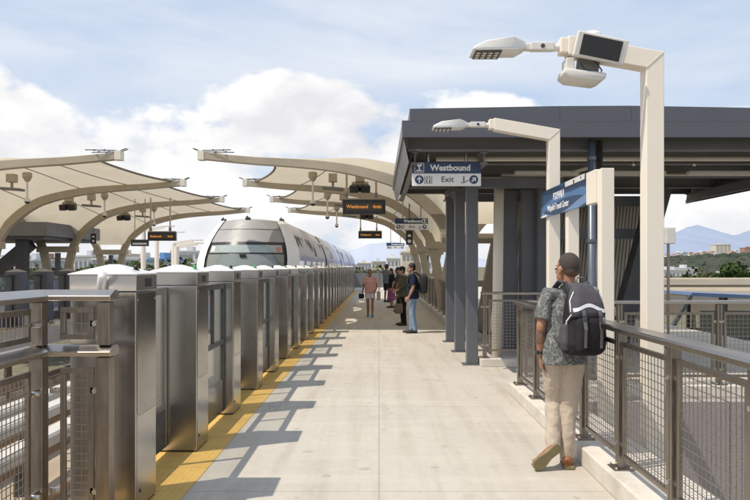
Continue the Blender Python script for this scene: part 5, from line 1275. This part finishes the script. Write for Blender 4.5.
# local frame: x right, y toward the wearer's back (front of pack is -y), z up
def rr(a, c, r, n=6):
    pts = []
    for cx, cy, s in ((a-r, c-r, 0), (-a+r, c-r, 1), (-a+r, -c+r, 2), (a-r, -c+r, 3)):
        for k in range(n+1):
            q = math.pi/2*(s+k/n); pts.append((cx+r*math.cos(q), cy+r*math.sin(q)))
    return pts
def stack(levels):          # [(z, half width, half depth, corner, y offset)]
    mb = MB(); rings = [[(x+(l[5] if len(l) > 5 else 0), y+l[4], l[0]) for x, y in rr(l[1], l[2], l[3])] for l in levels]; n = len(rings[0])
    fs = [(i*n+k, i*n+(k+1) % n, (i+1)*n+(k+1) % n, (i+1)*n+k) for i in range(len(rings)-1) for k in range(n)]+[tuple(range(n-1, -1, -1)), tuple((len(rings)-1)*n+k for k in range(n))]
    return mb.add([p for r in rings for p in r], fs)
o = part(stack([(-.30,.10,.05,.05,.0), (-.285,.15,.085,.07,0), (-.22,.172,.105,.08,-.005), (-.10,.168,.105,.08,-.005), (.05,.156,.095,.07,0), (.16,.132,.08,.06,.012), (.24,.098,.06,.05,.025), (.275,.06,.035,.03,.035)]), 'main_bag', M['pack'], bp, vox=.009, it=4)
o = part(stack([(-.28,.10,.03,.03,-.10), (-.26,.125,.045,.04,-.105), (-.15,.132,.05,.045,-.11), (-.04,.128,.045,.04,-.105), (-.0,.11,.03,.03,-.095)]), 'front_pocket', M['pack'], bp, vox=.009, it=4)
lid = part(stack([(.0,.145,.045,.04,-.078), (.03,.158,.06,.05,-.075), (.12,.146,.075,.06,-.05), (.20,.122,.068,.055,-.02), (.26,.090,.05,.045,.01), (.285,.05,.03,.03,.03)]), 'lid', M['pack2'], bp, vox=.009, it=4)
from mathutils.bvhtree import BVHTree
bv = BVHTree.FromPolygons([v.co.copy() for v in lid.data.vertices], [tuple(p.vertices) for p in lid.data.polygons])
m = MB(); seg = 26
def wave(x): return .072+.020*math.cos(x*23+.3)
for e_ in (-.013, .002, .016):
    for i in range(seg+1):
        x = -.148+.296*i/seg; h_ = bv.ray_cast(Vector((x, -1, wave(x)+e_)), Vector((0, 1, 0))); y = h_[0].y-.003 if h_[0] else -.08
        m.v.append((x, y, wave(x)+e_))
for r_ in range(2): m.f += [(r_*(seg+1)+i, r_*(seg+1)+i+1, (r_+1)*(seg+1)+i+1, (r_+1)*(seg+1)+i) for i in range(seg)]
part(m, 'reflective_stripe', M['reflect'], bp, smooth=True)
for s in (-1, 1):
    m = MB(); m.bar((s*.075,-.146,.055), (s*.072,-.172,-.10), .030, .006, up=(0,1,0)); m.bar((s*.072,-.172,-.10), (s*.072,-.158,-.24), .022, .005, up=(0,1,0)); part(m, 'closure_strap', M['webbing'], bp)
    m = MB(); m.obox((s*.074,-.160,-.01), (.036,.016,.05)); part(m, 'buckle', M['dkgrey'], bp, .004)
    o = part(stack([(-.26,.02,.04,.018,.0,s*.165), (-.2,.03,.055,.025,0,s*.172), (-.08,.028,.052,.025,0,s*.170), (-.05,.022,.05,.02,0,s*.165)]), 'side_pocket', M['pack2'], bp, vox=.008)
    m = MB(); m.tube([(s*.155,-.09,.02), (s*.178,-.05,-.03), (s*.172,-.02,-.12)], .006, 6); m.tube([(s*.12,-.07,.20), (s*.150,-.06,.13), (s*.155,-.08,.04)], .006, 6); part(m, 'piping', M['reflect'], bp)
    # shoulder strap over the shoulder
    m = MB(); path = [(s*.09,.05,.22), (s*.105,.09,.285), (s*.115,.16,.305), (s*.12,.235,.26), (s*.125,.275,.16), (s*.135,.275,.02), (s*.165,.20,-.12), (s*.16,.08,-.20)]
    for a, c in zip(path[:-1], path[1:]): 
        d = Vector(c)-Vector(a); nr = Vector((0, .6, 1)) if a[2] > .2 else Vector((0, 1, .2)); m.bar(a, Vector(c)+d*.05, .055, .014, up=tuple(nr))
    part(m, 'shoulder_strap', M['pack2'], bp, .004)
m = MB(); m.tube([(-.03,.03,.285), (-.03,.02,.325), (.03,.02,.325), (.03,.03,.285)], .007, 8); part(m, 'grab_handle', M['webbing'], bp)
bp.scale = (.94, 1, 1); bp.location = (FM[0]+.085+.042, FM[1]+.02-.225, 1.245); bp.rotation_euler = (R(-6), R(2), TYAW)
# passengers further along the platform
FW = dict(head=(0,.03,1.622))
person('woman in a pink top, white shorts and teal shoes walking toward the camera', (-.29, 22.8), math.pi, 1.54, dict(LK=(-.09,.06,.50), LA=(-.085,.10,.085), LF=(-.10,.29,.03), RK=(.08,-.0,.50), RA=(.075,-.14,.10), RF=(.09,.03,.02), LE=(-.25,-.06,1.16), LW=(-.22,.12,1.0), RE=(.25,-.03,1.15), RW=(.27,.02,.91)),
       'skin_brown', 'hair_dark', 'bun', 'pinktop', .75, 'whiteshorts', 'shortshorts', 'teal', .010, 0, 0, 1.12, .90, shortlen=.58)
t = thing('handbag', 'small dark handbag carried by the woman in pink', 'handbag', (-.57, 22.75, .62))
b = MB(); b.box(-.66, -.48, 22.70, 22.80, .60, .76); b.build('bag', M['blackcloth'], t, .03); b = MB(); b.tube([(-.63, 22.75, .76), (-.57, 22.75, .84), (-.51, 22.75, .76)], .008, 6); b.build('strap', M['blackcloth'], t)
t = thing('tote_bag', 'pale canvas tote bag on the arm of the woman in pink', 'tote bag', (-.02, 22.75, .55))
b = MB(); b.box(-.08, .05, 22.62, 22.86, .55, .84); b.build('bag', M['canvas'], t, .03); b = MB(); b.tube([(-.015, 22.66, .84), (-.015, 22.74, 1.0), (-.015, 22.82, .84)], .01, 6); b.build('strap', M['canvas'], t)
person('man in a navy T-shirt and blue jeans standing side-on with a dark backpack', (.84, 17.35), HP, 1.73, dict(head=(0,.04,1.622), neck=(0,.0,1.485), LE=(-.23,.0,1.15), LW=(-.20,.10,.93), RE=(.23,-.03,1.15), RW=(.21,.09,.92), LA=(-.10,-.05,.085), RA=(.10,.03,.085), RF=(.13,.22,.02), LF=(-.13,.15,.02)),
       'skin_tan', 'hair_dark', 'short', 'navy', .8, 'jeans', 'long', 'shoeblack', .009, R(12), 0, 1.1, .86)
t = thing('backpack', 'dark grey backpack worn by the man in the navy T-shirt', 'backpack', (.84+.255, 17.35, 1.2))
b = MB(); q = stack([(-.24,.10,.05,.04,0), (-.22,.15,.10,.06,0), (0,.155,.11,.07,0), (.16,.14,.09,.06,-.01), (.24,.08,.05,.04,-.02)]); b.add([(-y+1.095, x+17.35, z_+1.22) for x, y, z_ in q.v], q.f); o = b.build('main_bag', M['darkshorts'], t); fuse(o, .012, 3)
b = MB()
for s in (-1, 1): b.tube([(1.02, 17.35+s*.11, 1.42), (.90, 17.35+s*.12, 1.505), (.72, 17.35+s*.13, 1.40), (.70, 17.35+s*.14, 1.22), (.86, 17.35+s*.19, 1.08), (1.02, 17.35+s*.14, 1.04)], .022, 8)
b.build('shoulder_strap', M['darkshorts'], t)
person('person in a dark cap and olive jacket waiting behind the man in navy', (.68, 19.6), HP+.25, 1.66, dict(head=(0,.05,1.61), neck=(0,.01,1.48), LE=(-.23,.05,1.16), LW=(-.17,.22,1.05), RW=(.22,.10,.90)), 'skin_tan', 'hair_dark', 'cap', 'olive', 1.8, 'blackcloth', 'long', 'shoeblack', .011, 0, 0, 1.15, .84)
t = thing('shoulder_bag', 'brown shoulder bag hanging low beside the person in the dark cap', 'bag', (.55, 19.45, .35))
b = MB(); b.box(.42, .66, 19.30, 19.42, .34, .62); o = b.build('bag', M['tanbag'], t, .05); b = MB(); b.tube([(.46, 19.36, .62), (.54, 19.37, .86), (.62, 19.36, .62)], .012, 6); b.build('strap', M['tanbag'], t)
person('person in black trousers and a dark patterned top in the waiting group', (.72, 25.6), HP-.2, 1.64, dict(head=(0,.05,1.60)), 'skin_brown', 'hair_dark', 'long', 'floral', .9, 'blackcloth', 'long', 'shoeblack', .012, 0, 0, 1.12, .82)
person('person in a long purple skirt, farthest back of the waiting group', (.50, 27.8), HP+.3, 1.58, dict(head=(0,.04,1.61)), 'skin_tan', 'hair_dark', 'long', 'blackcloth', .9, 'purple', 'skirt', 'shoeblack', .012, 0, 0, 1.0, .86)
person('man in a grey-blue T-shirt and dark shorts standing far down the platform', (.36, 32.2), -.7, 1.74, dict(LE=(-.22,.06,1.16), LW=(-.14,.24,1.12)), 'skin_brown', 'hair_dark', 'short', 'greyblue', .8, 'darkshorts', 'shorts', 'shoeblack', .012, 0, 0, 1.1, .86)
